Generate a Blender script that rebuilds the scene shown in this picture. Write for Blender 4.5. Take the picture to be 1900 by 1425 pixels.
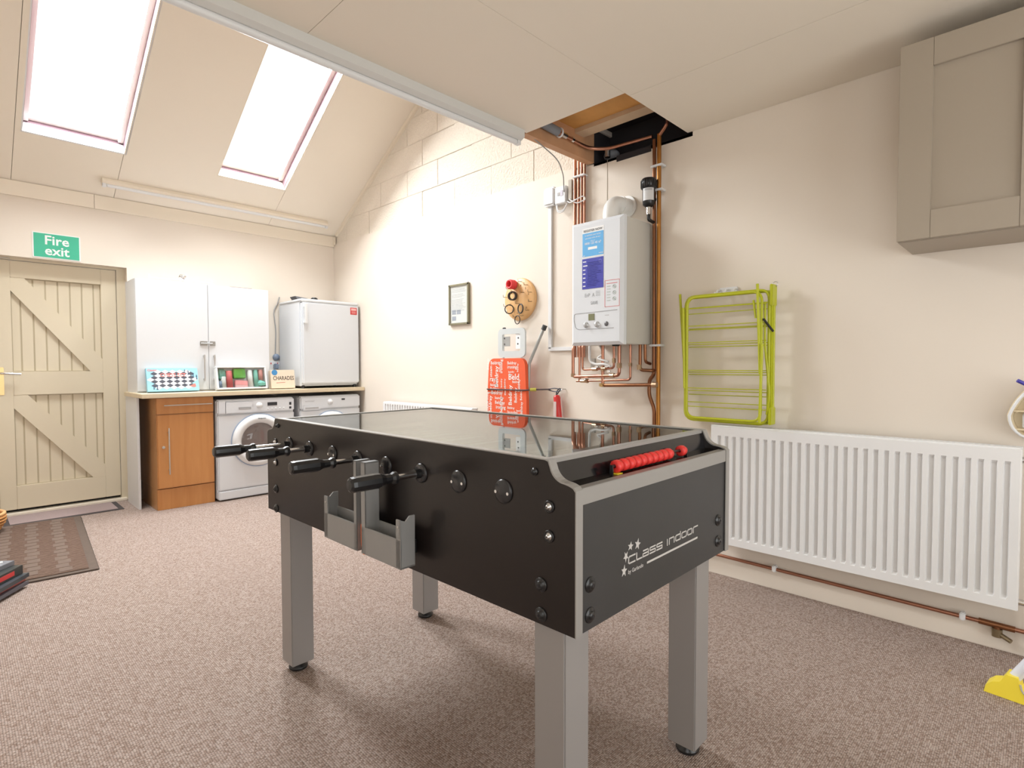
import bpy, bmesh, math, random
from mathutils import Vector, Matrix
random.seed(7)
for o in list(bpy.data.objects): bpy.data.objects.remove(o)
SC = bpy.context.scene
COL = SC.collection

# ------------------------------------------------------------------ camera, world, lights, exposure
cam = bpy.data.cameras.new('camera'); cam_o = bpy.data.objects.new('camera', cam); COL.objects.link(cam_o)
cam.sensor_width = 36.0; cam.lens = 1022.11 / 1900 * 36
yaw, pitch, roll = -0.7941, -0.0333, -0.0020
fw = Vector((-math.sin(yaw)*math.cos(pitch), math.cos(yaw)*math.cos(pitch), math.sin(pitch)))
rt = Vector((math.cos(yaw), math.sin(yaw), 0)); up = rt.cross(fw)
r2 = rt*math.cos(roll) + up*math.sin(roll); u2 = up*math.cos(roll) - rt*math.sin(roll)
mw = Matrix((r2, u2, -fw)).transposed().to_4x4(); mw.translation = (-2.9336, -5.5848, 1.1454)
cam_o.matrix_world = mw; cam.clip_start = 0.02
SC.camera = cam_o

SC.view_settings.view_transform = 'Standard'; SC.view_settings.look = 'None'
SC.view_settings.gamma = 1.0; SC.view_settings.use_curve_mapping = False
SC.view_settings.exposure = -0.16

W = bpy.data.worlds.new('overcast_sky'); SC.world = W; W.use_nodes = True
bg = W.node_tree.nodes['Background']; bg.inputs[0].default_value = (0.93, 0.97, 1.0, 1); bg.inputs[1].default_value = 2.2

def area(name, loc, dirv, sx, sy, power, color=(1, 1, 1)):
    l = bpy.data.lights.new(name, 'AREA'); l.shape = 'RECTANGLE'; l.size = sx; l.size_y = sy
    l.energy = power; l.color = color
    o = bpy.data.objects.new(name, l); COL.objects.link(o); o.location = loc
    o.rotation_euler = Vector(dirv).to_track_quat('-Z', 'Y').to_euler()
    return o
SN = Vector((0, .6, 1)).normalized()          # outward normal of the pitched ceiling
SD = Vector((0, -1, .6)).normalized()         # up the slope
def slope(x, s, n=0.0): return Vector((x, 0, 2.53)) + SD*s + SN*n
# daylight falling through the two roof windows; fill from two openings added behind the camera
area('roof_daylight_far', slope(-2.247, 1.19, .30), -SN, .62, 1.4, 178, (0.95, .975, 1))
area('roof_daylight_near', slope(-0.995, 1.19, .30), -SN, .62, 1.4, 178, (0.95, .975, 1))
area('front_fill_light', (-1.75, -7.75, 1.12), (0, 1, .30), 2.3, 1.9, 42, (1, .97, .93))  # added fill behind the camera, tilted up to lighten the ceiling
area('side_fill_light', (-3.95, -6.3, 1.45), (1, 0, .2), 1.5, 1.3, 14, (1, .97, .93))  # added fill through an unseen opening in the left wall

# ------------------------------------------------------------------ materials
MATS = {}
def mat(name, col, rough=.5, metal=0.0, noise=0.0, nscale=8.0, bump=0.0, bscale=60.0, spec=None, coat=0.0):
    if name in MATS: return MATS[name]
    m = bpy.data.materials.new(name); m.use_nodes = True; nt = m.node_tree; b = nt.nodes['Principled BSDF']
    b.inputs['Base Color'].default_value = (*col, 1); b.inputs['Roughness'].default_value = rough
    b.inputs['Metallic'].default_value = metal
    if spec is not None: b.inputs['Specular IOR Level'].default_value = spec
    if coat: b.inputs['Coat Weight'].default_value = coat; b.inputs['Coat Roughness'].default_value = .08
    if noise or bump:
        tc = nt.nodes.new('ShaderNodeTexCoord')
    if noise:
        n = nt.nodes.new('ShaderNodeTexNoise'); n.inputs['Scale'].default_value = nscale; n.inputs['Detail'].default_value = 5
        nt.links.new(tc.outputs['Object'], n.inputs['Vector'])
        mx = nt.nodes.new('ShaderNodeMix'); mx.data_type = 'RGBA'
        mx.inputs['A'].default_value = (*[c*(1-noise) for c in col], 1)
        mx.inputs['B'].default_value = (*[min(1, c*(1+noise)) for c in col], 1)
        nt.links.new(n.outputs['Fac'], mx.inputs['Factor']); nt.links.new(mx.outputs['Result'], b.inputs['Base Color'])
    if bump:
        n2 = nt.nodes.new('ShaderNodeTexNoise'); n2.inputs['Scale'].default_value = bscale; n2.inputs['Detail'].default_value = 4
        nt.links.new(tc.outputs['Object'], n2.inputs['Vector'])
        bp = nt.nodes.new('ShaderNodeBump'); bp.inputs['Strength'].default_value = bump; bp.inputs['Distance'].default_value = .01
        nt.links.new(n2.outputs['Fac'], bp.inputs['Height']); nt.links.new(bp.outputs['Normal'], b.inputs['Normal'])
    MATS[name] = m; return m

wall_m   = mat('cream_wall_paint', (.79, .715, .625), .6, noise=.02, nscale=2, bump=.03, bscale=30)
block_m  = mat('painted_blockwork', (.80, .73, .63), .8, noise=.07, nscale=70, bump=.9, bscale=70)
mortar_m = mat('painted_mortar', (.76, .69, .59), .9, bump=.5)
slope_m  = mat('cream_ceiling_board', (.86, .79, .69), .6, noise=.015, nscale=2)
ceil_m   = mat('flat_ceiling_paint', (.83, .765, .665), .65, noise=.015, nscale=2)
seam_m   = mat('shadow_gap', (.30, .26, .2), .9)
fascia_m = mat('cream_gloss_timber', (.84, .76, .64), .4)
door_m   = mat('cream_door_gloss', (.70, .62, .47), .35, bump=.03, bscale=12)
white_pl = mat('white_plastic', (.78, .79, .80), .35)
white_en = mat('white_enamel', (.72, .745, .78), .25)
white_br = mat('boiler_white', (.73, .76, .80), .28)
white_rd = mat('radiator_white', (.80, .80, .80), .35)
white_cb = mat('white_laminate', (.71, .72, .74), .35)
fit_grey = mat('batten_grey_white', (.66, .66, .64), .45)
frame_pu = mat('skylight_frame_wood', (.17, .10, .12), .45, noise=.1)
sash_m   = mat('skylight_sash', (.78, .68, .66), .45)
black_sa = mat('black_side_laminate', (.014, .010, .009), .28, noise=.25, nscale=4, spec=.38)
black_pl = mat('black_plastic', (.012, .012, .013), .28)
black_mt = mat('matt_black', (.015, .014, .014), .8)
dark_gap = mat('dark_void', (.02, .017, .02), .9)
silver_e = mat('silver_edge_band', (.33, .32, .305), .38, .25)
leg_m    = mat('grey_powder_coat', (.33, .315, .305), .42, .25)
tray_m   = mat('grey_tray_paint', (.30, .30, .295), .45, .2)
chrome   = mat('chrome', (.75, .75, .76), .12, 1.0)
steel_m  = mat('brushed_steel', (.62, .61, .60), .3, 1.0)
copper   = mat('copper_pipe', (.45, .22, .15), .32, 1.0, noise=.2, nscale=20)
copper_o = mat('old_copper_pipe', (.27, .12, .06), .38, .9, noise=.3, nscale=9)
brass    = mat('brass', (.70, .50, .24), .3, 1.0)
red_pl   = mat('red_plastic', (.72, .035, .03), .35)
orange_p = mat('orange_plastic', (.95, .20, .04), .4)
darkred  = mat('dark_red_plastic', (.16, .01, .015), .45)
lime_m   = mat('lime_enamel', (.50, .53, .015), .35)
grey_ins = mat('grey_insulation', (.22, .23, .25), .8)
taupe_m  = mat('taupe_cupboard_paint', (.37, .315, .25), .45)
yellow_p = mat('yellow_plastic', (.92, .74, .06), .38)
print_w  = mat('white_print', (.86, .86, .86), .55)
print_k  = mat('black_print', (.03, .03, .035), .55)
print_g  = mat('grey_print', (.45, .45, .46), .55)
print_r  = mat('red_print', (.62, .05, .05), .55)
paper_m  = mat('paper', (.82, .81, .78), .6)
ply_m    = mat('plywood', (.66, .34, .10), .6, noise=.35, nscale=5)
joist_m  = mat('joist_timber', (.55, .30, .16), .6, noise=.25, nscale=9, bump=.1)
plank_m  = mat('pale_timber', (.66, .50, .34), .6, noise=.15, nscale=9)

def wood(name, c1, c2, scale, axis='Z', rough=.35):
    m = mat(name, c1, rough); nt = m.node_tree; b = nt.nodes['Principled BSDF']
    tc = nt.nodes.new('ShaderNodeTexCoord'); mp = nt.nodes.new('ShaderNodeMapping')
    s = {'Z': (scale, scale, scale*.07), 'X': (scale*.07, scale, scale), 'Y': (scale, scale*.07, scale)}[axis]
    mp.inputs['Scale'].default_value = s
    n = nt.nodes.new('ShaderNodeTexNoise'); n.inputs['Scale'].default_value = 1; n.inputs['Detail'].default_value = 6; n.inputs['Distortion'].default_value = .6
    cr = nt.nodes.new('ShaderNodeValToRGB'); cr.color_ramp.elements[0].position = .3; cr.color_ramp.elements[1].position = .7
    cr.color_ramp.elements[0].color = (*c1, 1); cr.color_ramp.elements[1].color = (*c2, 1)
    nt.links.new(tc.outputs['Object'], mp.inputs['Vector']); nt.links.new(mp.outputs['Vector'], n.inputs['Vector'])
    nt.links.new(n.outputs['Fac'], cr.inputs['Fac']); nt.links.new(cr.outputs['Color'], b.inputs['Base Color'])
    return m
beech_m = wood('beech_cabinet', (.52, .22, .065), (.60, .28, .095), 22)
beech_s = wood('beech_cabinet_side', (.50, .26, .11), (.56, .31, .14), 22)
wtop_m  = wood('pale_worktop', (.66, .55, .38), (.74, .63, .46), 30, 'X', .4)
round_m = wood('varnished_pine', (.74, .42, .17), (.82, .52, .25), 26, 'Z', .4)

def glassy(name, tint, ior, rough=0.0, mixmin=0.0):
    m = bpy.data.materials.new(name); m.use_nodes = True; nt = m.node_tree
    for n in list(nt.nodes): nt.nodes.remove(n)
    out = nt.nodes.new('ShaderNodeOutputMaterial'); tr = nt.nodes.new('ShaderNodeBsdfTransparent'); gl = nt.nodes.new('ShaderNodeBsdfGlossy')
    tr.inputs[0].default_value = (*tint, 1); gl.inputs['Roughness'].default_value = rough
    fr = nt.nodes.new('ShaderNodeFresnel'); fr.inputs[0].default_value = ior
    mx = nt.nodes.new('ShaderNodeMixShader')
    ge = nt.nodes.new('ShaderNodeNewGeometry'); mi = nt.nodes.new('ShaderNodeMapRange')
    mi.inputs['To Min'].default_value = ior; mi.inputs['To Max'].default_value = 1/ior      # same reflectance on both faces of a thin pane
    nt.links.new(ge.outputs['Backfacing'], mi.inputs['Value']); nt.links.new(mi.outputs['Result'], fr.inputs[0])
    nt.links.new(fr.outputs[0], mx.inputs[0]); nt.links.new(tr.outputs[0], mx.inputs[1]); nt.links.new(gl.outputs[0], mx.inputs[2])
    nt.links.new(mx.outputs[0], out.inputs[0]); MATS[name] = m; return m
pane_m = glassy('window_pane', (.97, .98, .98), 1.5)
top_gl = glassy('table_glass', (.75, .82, .78), 3.0)
dome_gl = glassy('washer_door_glass', (.55, .5, .48), 1.6)

def carpet_material():
    m = mat('loop_carpet', (.3, .25, .23), .95, spec=.1); nt = m.node_tree; b = nt.nodes['Principled BSDF']
    tc = nt.nodes.new('ShaderNodeTexCoord'); mp = nt.nodes.new('ShaderNodeMapping'); mp.inputs['Scale'].default_value = (150, 185, 100)
    v = nt.nodes.new('ShaderNodeTexVoronoi'); v.inputs['Scale'].default_value = 1; v.inputs['Randomness'].default_value = .28
    nt.links.new(tc.outputs['Object'], mp.inputs['Vector']); nt.links.new(mp.outputs['Vector'], v.inputs['Vector'])
    sep = nt.nodes.new('ShaderNodeSeparateColor'); nt.links.new(v.outputs['Color'], sep.inputs[0])
    cr = nt.nodes.new('ShaderNodeValToRGB'); cr.color_ramp.interpolation = 'LINEAR'
    e = cr.color_ramp.elements; e[0].position = 0; e[0].color = (.29, .205, .165, 1); e[1].position = 1; e[1].color = (.49, .40, .35, 1)
    e.new(.4).color = (.385, .295, .250, 1); e.new(.75).color = (.445, .355, .31, 1)
    nt.links.new(sep.outputs[0], cr.inputs['Fac'])
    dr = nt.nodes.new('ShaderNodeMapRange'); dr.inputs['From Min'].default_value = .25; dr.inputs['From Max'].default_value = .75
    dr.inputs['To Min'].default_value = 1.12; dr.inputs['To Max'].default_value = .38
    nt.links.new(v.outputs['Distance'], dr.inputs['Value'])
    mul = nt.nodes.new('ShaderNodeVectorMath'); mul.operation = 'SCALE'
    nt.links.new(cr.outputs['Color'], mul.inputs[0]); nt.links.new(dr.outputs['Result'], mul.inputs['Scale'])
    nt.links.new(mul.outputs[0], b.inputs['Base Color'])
    bp = nt.nodes.new('ShaderNodeBump'); bp.invert = True; bp.inputs['Strength'].default_value = .8; bp.inputs['Distance'].default_value = .004
    nt.links.new(v.outputs['Distance'], bp.inputs['Height']); nt.links.new(bp.outputs['Normal'], b.inputs['Normal'])
    return m
carpet_m = carpet_material()

def mat_rib_material():
    m = mat('ribbed_mat_pile', (.2, .13, .1), .95, spec=.1); nt = m.node_tree; b = nt.nodes['Principled BSDF']
    tc = nt.nodes.new('ShaderNodeTexCoord')
    w = nt.nodes.new('ShaderNodeTexWave'); w.bands_direction = 'Y'; w.inputs['Scale'].default_value = 11; w.inputs['Distortion'].default_value = 2.5
    w.inputs['Detail'].default_value = 3; w.inputs['Detail Scale'].default_value = 3
    nt.links.new(tc.outputs['Object'], w.inputs['Vector'])
    cr = nt.nodes.new('ShaderNodeValToRGB'); cr.color_ramp.elements[0].color = (.09, .055, .040, 1); cr.color_ramp.elements[1].color = (.20, .135, .105, 1)
    nt.links.new(w.outputs['Fac'], cr.inputs['Fac']); nt.links.new(cr.outputs['Color'], b.inputs['Base Color'])
    bp = nt.nodes.new('ShaderNodeBump'); bp.inputs['Strength'].default_value = .6; bp.inputs['Distance'].default_value = .006
    nt.links.new(w.outputs['Fac'], bp.inputs['Height']); nt.links.new(bp.outputs['Normal'], b.inputs['Normal'])
    return m
matrib_m = mat_rib_material()

# ------------------------------------------------------------------ builders
ORG = {}
class MB:
    def __init__(s): s.bm = bmesh.new(); s.smooth = False
    def box(s, lo, hi, bev=0.0, M=None):
        lo = Vector(lo); hi = Vector(hi)
        for i in range(3):
            if lo[i] > hi[i]: lo[i], hi[i] = hi[i], lo[i]
        b = bmesh.new(); bmesh.ops.create_cube(b, size=1)
        bmesh.ops.scale(b, vec=hi-lo, verts=b.verts); bmesh.ops.translate(b, vec=(lo+hi)/2, verts=b.verts)
        if bev: bmesh.ops.bevel(b, geom=b.edges[:], offset=bev, segments=2, affect='EDGES', clamp_overlap=True)
        return s._merge(b, M)
    def _merge(s, b, M=None):
        if M: bmesh.ops.transform(b, matrix=M, verts=b.verts)
        mp = {}
        for v in b.verts: mp[v] = s.bm.verts.new(v.co)
        for f in b.faces:
            try:
                nf = s.bm.faces.new([mp[v] for v in f.verts]); nf.smooth = f.smooth
            except ValueError: pass
        b.free(); return s
    def faces(s, vs, fs, smooth=False):
        V = [s.bm.verts.new(v) for v in vs]
        for f in fs:
            try: nf = s.bm.faces.new([V[i] for i in f]); nf.smooth = smooth
            except ValueError: pass
        return s
    def prism(s, pts, ext, smooth_side=False):
        ext = Vector(ext); n = len(pts); P = [Vector(p) for p in pts]
        V = P + [p+ext for p in P]
        s.faces(V, [list(range(n))[::-1], list(range(n, 2*n))])
        s.faces(V, [[i, (i+1) % n, n+(i+1) % n, n+i] for i in range(n)], smooth_side); return s
    def lathe(s, prof, c, axis=(0, 0, 1), seg=24, smooth=True):
        c = Vector(c); a = Vector(axis).normalized(); t = a.orthogonal().normalized(); w = a.cross(t)
        V = []; F = []; idx = []
        for r, h in prof:
            if r < 1e-6: idx.append([len(V)]*seg); V.append(c+a*h)
            else:
                idx.append(list(range(len(V), len(V)+seg)))
                for k in range(seg):
                    q = 2*math.pi*k/seg; V.append(c+a*h+(t*math.cos(q)+w*math.sin(q))*r)
        for i in range(len(prof)-1):
            for k in range(seg):
                f = [idx[i][k], idx[i][(k+1) % seg], idx[i+1][(k+1) % seg], idx[i+1][k]]
                g = []
                for j in f:
                    if j not in g: g.append(j)
                if len(g) > 2: F.append(g)
        return s.faces(V, F, smooth)
    def cyl(s, a, b, r, seg=16, cap=True, smooth=True):
        a = Vector(a); b = Vector(b); L = (b-a).length
        p = [(0, 0), (r, 0), (r, L), (0, L)] if cap else [(r, 0), (r, L)]
        # split cap from side so shading stays crisp
        s.lathe([(r, 0), (r, L)], a, b-a, seg, smooth)
        if cap: s.lathe([(0, 0), (r, 0)], a, b-a, seg, False); s.lathe([(r, L), (0, L)], a, b-a, seg, False)
        return s
    def tube(s, pts, r, seg=10, fillet=0.0, closed=False, fs=5):
        P = [Vector(p) for p in pts]
        if fillet:
            Q = []; n = len(P)
            for i, p in enumerate(P):
                if not closed and i in (0, n-1): Q.append(p); continue
                a = P[i-1]-p; b = P[(i+1) % n]-p; f = min(fillet, a.length*.49, b.length*.49)
                A = p+a.normalized()*f; B = p+b.normalized()*f
                for k in range(fs+1):
                    t = k/fs; Q.append(A*(1-t)**2+p*2*t*(1-t)+B*t*t)
            P = Q
        n = len(P); V = []; T = []
        for i in range(n):
            if closed: d = P[(i+1) % n]-P[i-1]
            else: d = P[min(i+1, n-1)]-P[max(i-1, 0)]
            T.append(d.normalized() if d.length > 1e-9 else Vector((0, 0, 1)))
        u = T[0].orthogonal().normalized()
        for i in range(n):
            if i: 
                ax = T[i-1].cross(T[i])
                if ax.length > 1e-7: u = Matrix.Rotation(T[i-1].angle(T[i]), 3, ax.normalized()) @ u
            w = T[i].cross(u)
            for k in range(seg):
                q = 2*math.pi*k/seg; V.append(P[i]+(u*math.cos(q)+w*math.sin(q))*r)
        F = []
        for i in range(n if closed else n-1):
            j = (i+1) % n
            for k in range(seg): F.append([i*seg+k, i*seg+(k+1) % seg, j*seg+(k+1) % seg, j*seg+k])
        s.faces(V, F, True)
        if not closed: s.faces([V[k] for k in range(seg)], [list(range(seg))[::-1]]); s.faces([V[(n-1)*seg+k] for k in range(seg)], [list(range(seg))])
        return s
    def torus(s, c, axis, R, r, seg=28, ms=8):
        c = Vector(c); a = Vector(axis).normalized(); t = a.orthogonal().normalized(); w = a.cross(t)
        return s.tube([c+(t*math.cos(2*math.pi*k/seg)+w*math.sin(2*math.pi*k/seg))*R for k in range(seg)], r, ms, closed=True)
    def ball(s, c, r, sc=(1, 1, 1), u=16, v=10):
        b = bmesh.new(); bmesh.ops.create_uvsphere(b, u_segments=u, v_segments=v, radius=r)
        for f in b.faces: f.smooth = True
        return s._merge(b, Matrix.Translation(c) @ Matrix.Diagonal((*sc, 1)))
    def text(s, txt, o, u, v, size, bold=0.0, align='LEFT', ext=.0004, squash=1.0):
        o = Vector(o); u = Vector(u).normalized(); v = Vector(v).normalized(); n = u.cross(v)
        vs, fs = text_mesh(txt, bold, align)
        return s.faces([o+u*(x*size*squash)+v*(y*size)+n*ext for x, y in vs], fs)
    def rectp(s, o, u, v, w, h, ext=.0004, th=0.0):
        o = Vector(o); u = Vector(u).normalized(); v = Vector(v).normalized(); n = u.cross(v)
        s.prism([o+n*ext*0, o+u*w, o+u*w+v*h, o+v*h], n*(ext+th)); return s
    def build(s, name, m, parent=None, label=None, cat=None, group=None, kind=None):
        me = bpy.data.meshes.new(name)
        bmesh.ops.recalc_face_normals(s.bm, faces=s.bm.faces[:]) if len(s.bm.faces) < 60000 else None
        org = ORG.get(parent.name) if parent else None
        if org: bmesh.ops.translate(s.bm, vec=-Vector(org), verts=s.bm.verts)
        s.bm.to_mesh(me); s.bm.free()
        if isinstance(m, (list, tuple)):
            for q in m: me.materials.append(q)
        else: me.materials.append(m)
        o = bpy.data.objects.new(name, me); COL.objects.link(o)
        if parent: o.parent = parent; ORG[o.name] = org
        else: ORG[o.name] = None
        tag(o, label, cat, group, kind); return o
_TX = {}
def text_mesh(txt, bold, align):
    k = (txt, bold, align)
    if k not in _TX:
        c = bpy.data.curves.new('t', 'FONT'); c.body = txt; c.size = 1; c.offset = bold; c.align_x = align; c.resolution_u = 2
        o = bpy.data.objects.new('t', c); COL.objects.link(o)
        dg = bpy.context.evaluated_depsgraph_get(); dg.update()
        me = bpy.data.meshes.new_from_object(o.evaluated_get(dg))
        _TX[k] = ([(v.co.x, v.co.y) for v in me.vertices], [list(p.vertices) for p in me.polygons])
        bpy.data.objects.remove(o); bpy.data.curves.remove(c); bpy.data.meshes.remove(me)
    return _TX[k]
def tag(o, label=None, cat=None, group=None, kind=None):
    if label: o['label'] = label
    if cat: o['category'] = cat
    if group: o['group'] = group
    if kind: o['kind'] = kind
def thing(name, label, cat, loc=(0, 0, 0), rz=0.0, group=None, local=False):
    o = bpy.data.objects.new(name, None); COL.objects.link(o); o.location = loc; o.rotation_euler = (0, 0, rz)
    o.empty_display_size = .1; tag(o, label, cat, group); ORG[o.name] = None if local else tuple(loc); return o
def struct(name, mb, m): return mb.build(name, m, kind='structure')
X, Y, Z = Vector((1, 0, 0)), Vector((0, 1, 0)), Vector((0, 0, 1))

# ------------------------------------------------------------------ room shell
XL, YF = -3.8, -7.6
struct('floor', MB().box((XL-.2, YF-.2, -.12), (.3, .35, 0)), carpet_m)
# back wall with the door opening
DX0, DX1, DZ = -2.80, -1.877, 1.975
b = MB(); b.box((DX1, 0, 0), (.2, .25, 2.6)); b.box((XL, 0, 0), (DX0, .25, 2.6)); b.box((DX0, 0, DZ), (DX1, .25, 2.6))
struct('wall_back', b, wall_m)
wr = struct('wall_right', MB().prism([(0, YF, 0), (0, 0, 0), (0, 0, 2.455), (0, -3.29, 2.455), (0, -3.29, 2.44), (0, -4.12, 2.44), (0, -4.12, 2.472), (0, YF, 2.472)], (.05, 0, 0)).box((.05, YF, 0), (.3, .25, 2.42)), wall_m)
MB().box((.017, -3.44, 2.4552), (.3, 0, 4.9)).build('mortar_bed', mortar_m, wr)
# blockwork gable above the plaster line, one object per block
def clip(poly, f):
    out = []
    for i, p in enumerate(poly):
        q = poly[(i+1) % len(poly)]; a, c = f(p), f(q)
        if a >= 0: out.append(p)
        if a*c < 0: t = a/(a-c); out.append((p[0]+(q[0]-p[0])*t, p[1]+(q[1]-p[1])*t))
    return out
for k in range(10):
    z0 = 2.4555+.225*k; z1 = z0+.222; y = .400 if k % 2 else .175
    while y > -3.5:
        y1 = y-.441
        r = [(min(y-.0025, -.001), z0), (min(y-.0025, -.001), z1), (max(y1+.0025, -3.42), z1), (max(y1+.0025, -3.42), z0)]
        if r[0][0]-r[2][0] > .03:
            pg = clip(r, lambda p: (2.53-.6*p[0]-.002)-p[1])
            if len(pg) > 2:
                jit = random.uniform(-.003, .003)
                mb = MB().prism([(.013+jit, a, c) for a, c in pg], (.012, 0, 0)); mb.build('block', block_m, wr)
        y = y1
for k in range(1, 9):
    ytop = -(2.4555+.225*k-2.53)/.6-.05
    if ytop < -.02: MB().box((.0075, -3.41, 2.4535+.225*k), (.02, ytop, 2.4595+.225*k), .002).build('mortar_ridge', mortar_m, wr)
# the strip of wall behind the pipes has vertical board joints
MB().box((-.0015, -3.552, 1.99), (.001, -3.549, 2.44)).build('board_joint', seam_m, wr)
struct('wall_left', MB().box((XL-.2, -5.5, 0), (XL, .25, 4.9)).box((XL-.2, YF-.2, 0), (XL, -7.1, 2.6)).box((XL-.2, -7.1, 0), (XL, -5.5, .8)).box((XL-.2, -7.1, 2.1), (XL, -5.5, 2.6)), wall_m)
b = MB(); b.box((XL, YF-.2, 0), (-2.95, YF, 2.6)); b.box((-.55, YF-.2, 0), (.3, YF, 2.6)); b.box((-2.95, YF-.2, 0), (-.55, YF, .12)); b.box((-2.95, YF-.2, 2.1), (-.55, YF, 2.6))
struct('wall_front', b, wall_m)
def simple_window(name, x0, x1, y0, y1, z0, z1, n):
    w = struct(name, MB().box((x0, y0, z0), (x1, y1, z0+.05)).box((x0, y0, z1-.05), (x1, y1, z1)), white_pl)
    dx, dy = x1-x0, y1-y0; hor = dx > dy
    for i in range(n+1):
        t = i/n
        if hor: c = x0+.025+(dx-.05)*t; MB().box((c-.025, y0, z0+.05), (c+.025, y1, z1-.05)).build('mullion', white_pl, w)
        else: c = y0+.025+(dy-.05)*t; MB().box((x0, c-.025, z0+.05), (x1, c+.025, z1-.05)).build('mullion', white_pl, w)
    if hor: MB().box((x0+.01, (y0+y1)/2-.003, z0+.01), (x1-.01, (y0+y1)/2+.003, z1-.01)).build('pane', pane_m, w)
    else: MB().box(((x0+x1)/2-.003, y0+.01, z0+.01), ((x0+x1)/2+.003, y1-.01, z1-.01)).build('pane', pane_m, w)
simple_window('window_3', -2.95, -.55, YF-.12, YF-.06, .12, 2.1, 3)  # unseen opening put in for fill, run low to lighten the ceiling
simple_window('window_4', XL-.12, XL-.06, -7.1, -5.5, .8, 2.1, 2)  # unseen side opening put in for extra fill

# pitched ceiling: boards with open joints, holes for the two roof windows
slope_c = struct('ceiling_slope', MB().faces([slope(x, s, n) for n in (.016, .03) for s in (-.0, .49) for x in (XL, .05)], [[0, 1, 3, 2], [4, 6, 7, 5], [0, 4, 5, 1], [2, 3, 7, 6], [0, 2, 6, 4], [1, 5, 7, 3]]), seam_m)
def slab(x0, x1, s0, s1, n0, n1, mb=None):
    mb = mb or MB()
    V = [slope(x, s, n) for n in (n0, n1) for s in (s0, s1) for x in (x0, x1)]
    return mb.faces(V, [[0, 1, 3, 2], [4, 6, 7, 5], [0, 4, 5, 1], [2, 3, 7, 6], [0, 2, 6, 4], [1, 5, 7, 3]])
S0, S1, SE = .49, 1.90, 3.98
g = .0015
slab(XL, -2.554, .49, SE, .016, .03).build('backing_board', seam_m, slope_c)
slab(-1.94, -1.29, .49, SE, .016, .03).build('backing_board', seam_m, slope_c)
slab(-.70, .05, .49, SE, .016, .03).build('backing_board', seam_m, slope_c)
slab(-2.554, -1.94, S1, SE, .016, .03).build('backing_board', seam_m, slope_c)
slab(-1.29, -.70, S1, SE, .016, .03).build('backing_board', seam_m, slope_c)
for x0, x1, s0, s1 in [(XL, -3.2, 0, SE), (-3.2, -2.587, 0, SE), (-2.587, -1.957, 0, S0), (-2.587, -2.554, S0, S1), (-2.587, -1.957, S1, SE),
                       (-1.957, -.70, 0, S0), (-1.957, -1.94, S0, S1), (-1.94, -1.29, S0, S1), (-1.957, -.70, S1, SE), (-.70, 0.012, 0, SE)]:
    gx0 = g if x0 not in (XL, -1.94) else 0; gx1 = g if x1 not in (-1.29, -1.94, -2.554) else 0
    slab(x0+gx0, x1-gx1, s0, s1, 0, .016).build('ceiling_panel', slope_m, slope_c)
for i, (x0, x1) in enumerate([(-2.554, -1.94), (-1.29, -.70)]):
    w = slab(x0, x0+.008, S0, S1, 0, .028); slab(x1-.008, x1, S0, S1, 0, .028, w); slab(x0, x1, S0, S0+.012, 0, .09, w); slab(x0, x1, S1-.012, S1, 0, .09, w)
    wo = struct('window_%d' % (i+1), w, fascia_m if i else white_pl)
    f = slab(x0-.02, x0+.012, S0, S1, .028, .10); slab(x1-.012, x1+.02, S0, S1, .028, .10, f); slab(x0, x1, S0-.01, S0+.014, .09, .12, f); slab(x0, x1, S1-.014, S1+.01, .09, .12, f)
    f.build('window_frame', frame_pu, wo)
    f = slab(x0-.02, x0+.045, S0+.018, S1-.018, .10, .155); slab(x1-.045, x1+.02, S0+.018, S1-.018, .10, .155, f); slab(x0+.045, x1-.045, S0-.01, S0+.055, .12, .155, f); slab(x0+.045, x1-.045, S1-.055, S1+.01, .12, .155, f)
    f.build('sash', sash_m, wo)
    slab(x0+.045, x1-.045, S0+.055, S1-.055, .135, .141).build('pane', pane_m, wo)
# wall closing the vault above the edge of the flat ceiling
struct('wall_vault', MB().box((XL, -3.46, 2.66), (.3, -3.44, 4.95)), wall_m)
# flat ceiling boards
CE = -3.445
fc = struct('ceiling', MB().box((XL-.2, YF-.2, 2.474), (-.66, CE-.01, 2.70)).box((-.66, YF-.2, 2.474), (.3, -4.14, 2.70)), seam_m)
for x0, x1, y0, y1 in [(XL, -3.15, YF, CE), (-3.15, -1.92, YF, CE), (-1.92, -.636, -4.09, CE), (-1.92, -.60, YF, -4.09), (-.60, 0, YF, -4.09)]:
    MB().box((x0+.001, y0+.001, 2.45), (x1-.001, y1-.0005, 2.474)).build('ceiling_panel', ceil_m, fc)
# exposed joist at the ceiling edge
t1 = struct('trim_1', MB().box((XL, CE+.001, 2.452), (-.64, CE+.055, 2.66)), frame_pu)
t1b = struct('trim_2', MB().box((-.64, CE-.001, 2.447), (-.0, CE+.05, 2.66)), joist_m)
# fascia along the back wall and batten up the gable
struct('trim_3', MB().box((XL, -.022, 2.425), (-2.09, 0, 2.535)).box((-2.087, -.022, 2.425), (-.005, 0, 2.535)).box((-.014, -.05, 2.45), (-.0, -.022, 2.53)), fascia_m)
b = MB()
for (n0, n1, x0) in [(-.001, -.035, -.012)]:
    V = [slope(x, s, n) for n in (n1, n0) for s in (.06, 3.9) for x in (x0, .014)]
    b.faces(V, [[0, 1, 3, 2], [4, 6, 7, 5], [0, 4, 5, 1], [2, 3, 7, 6], [0, 2, 6, 4], [1, 5, 7, 3]])
struct('trim_4', b, fascia_m)

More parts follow.
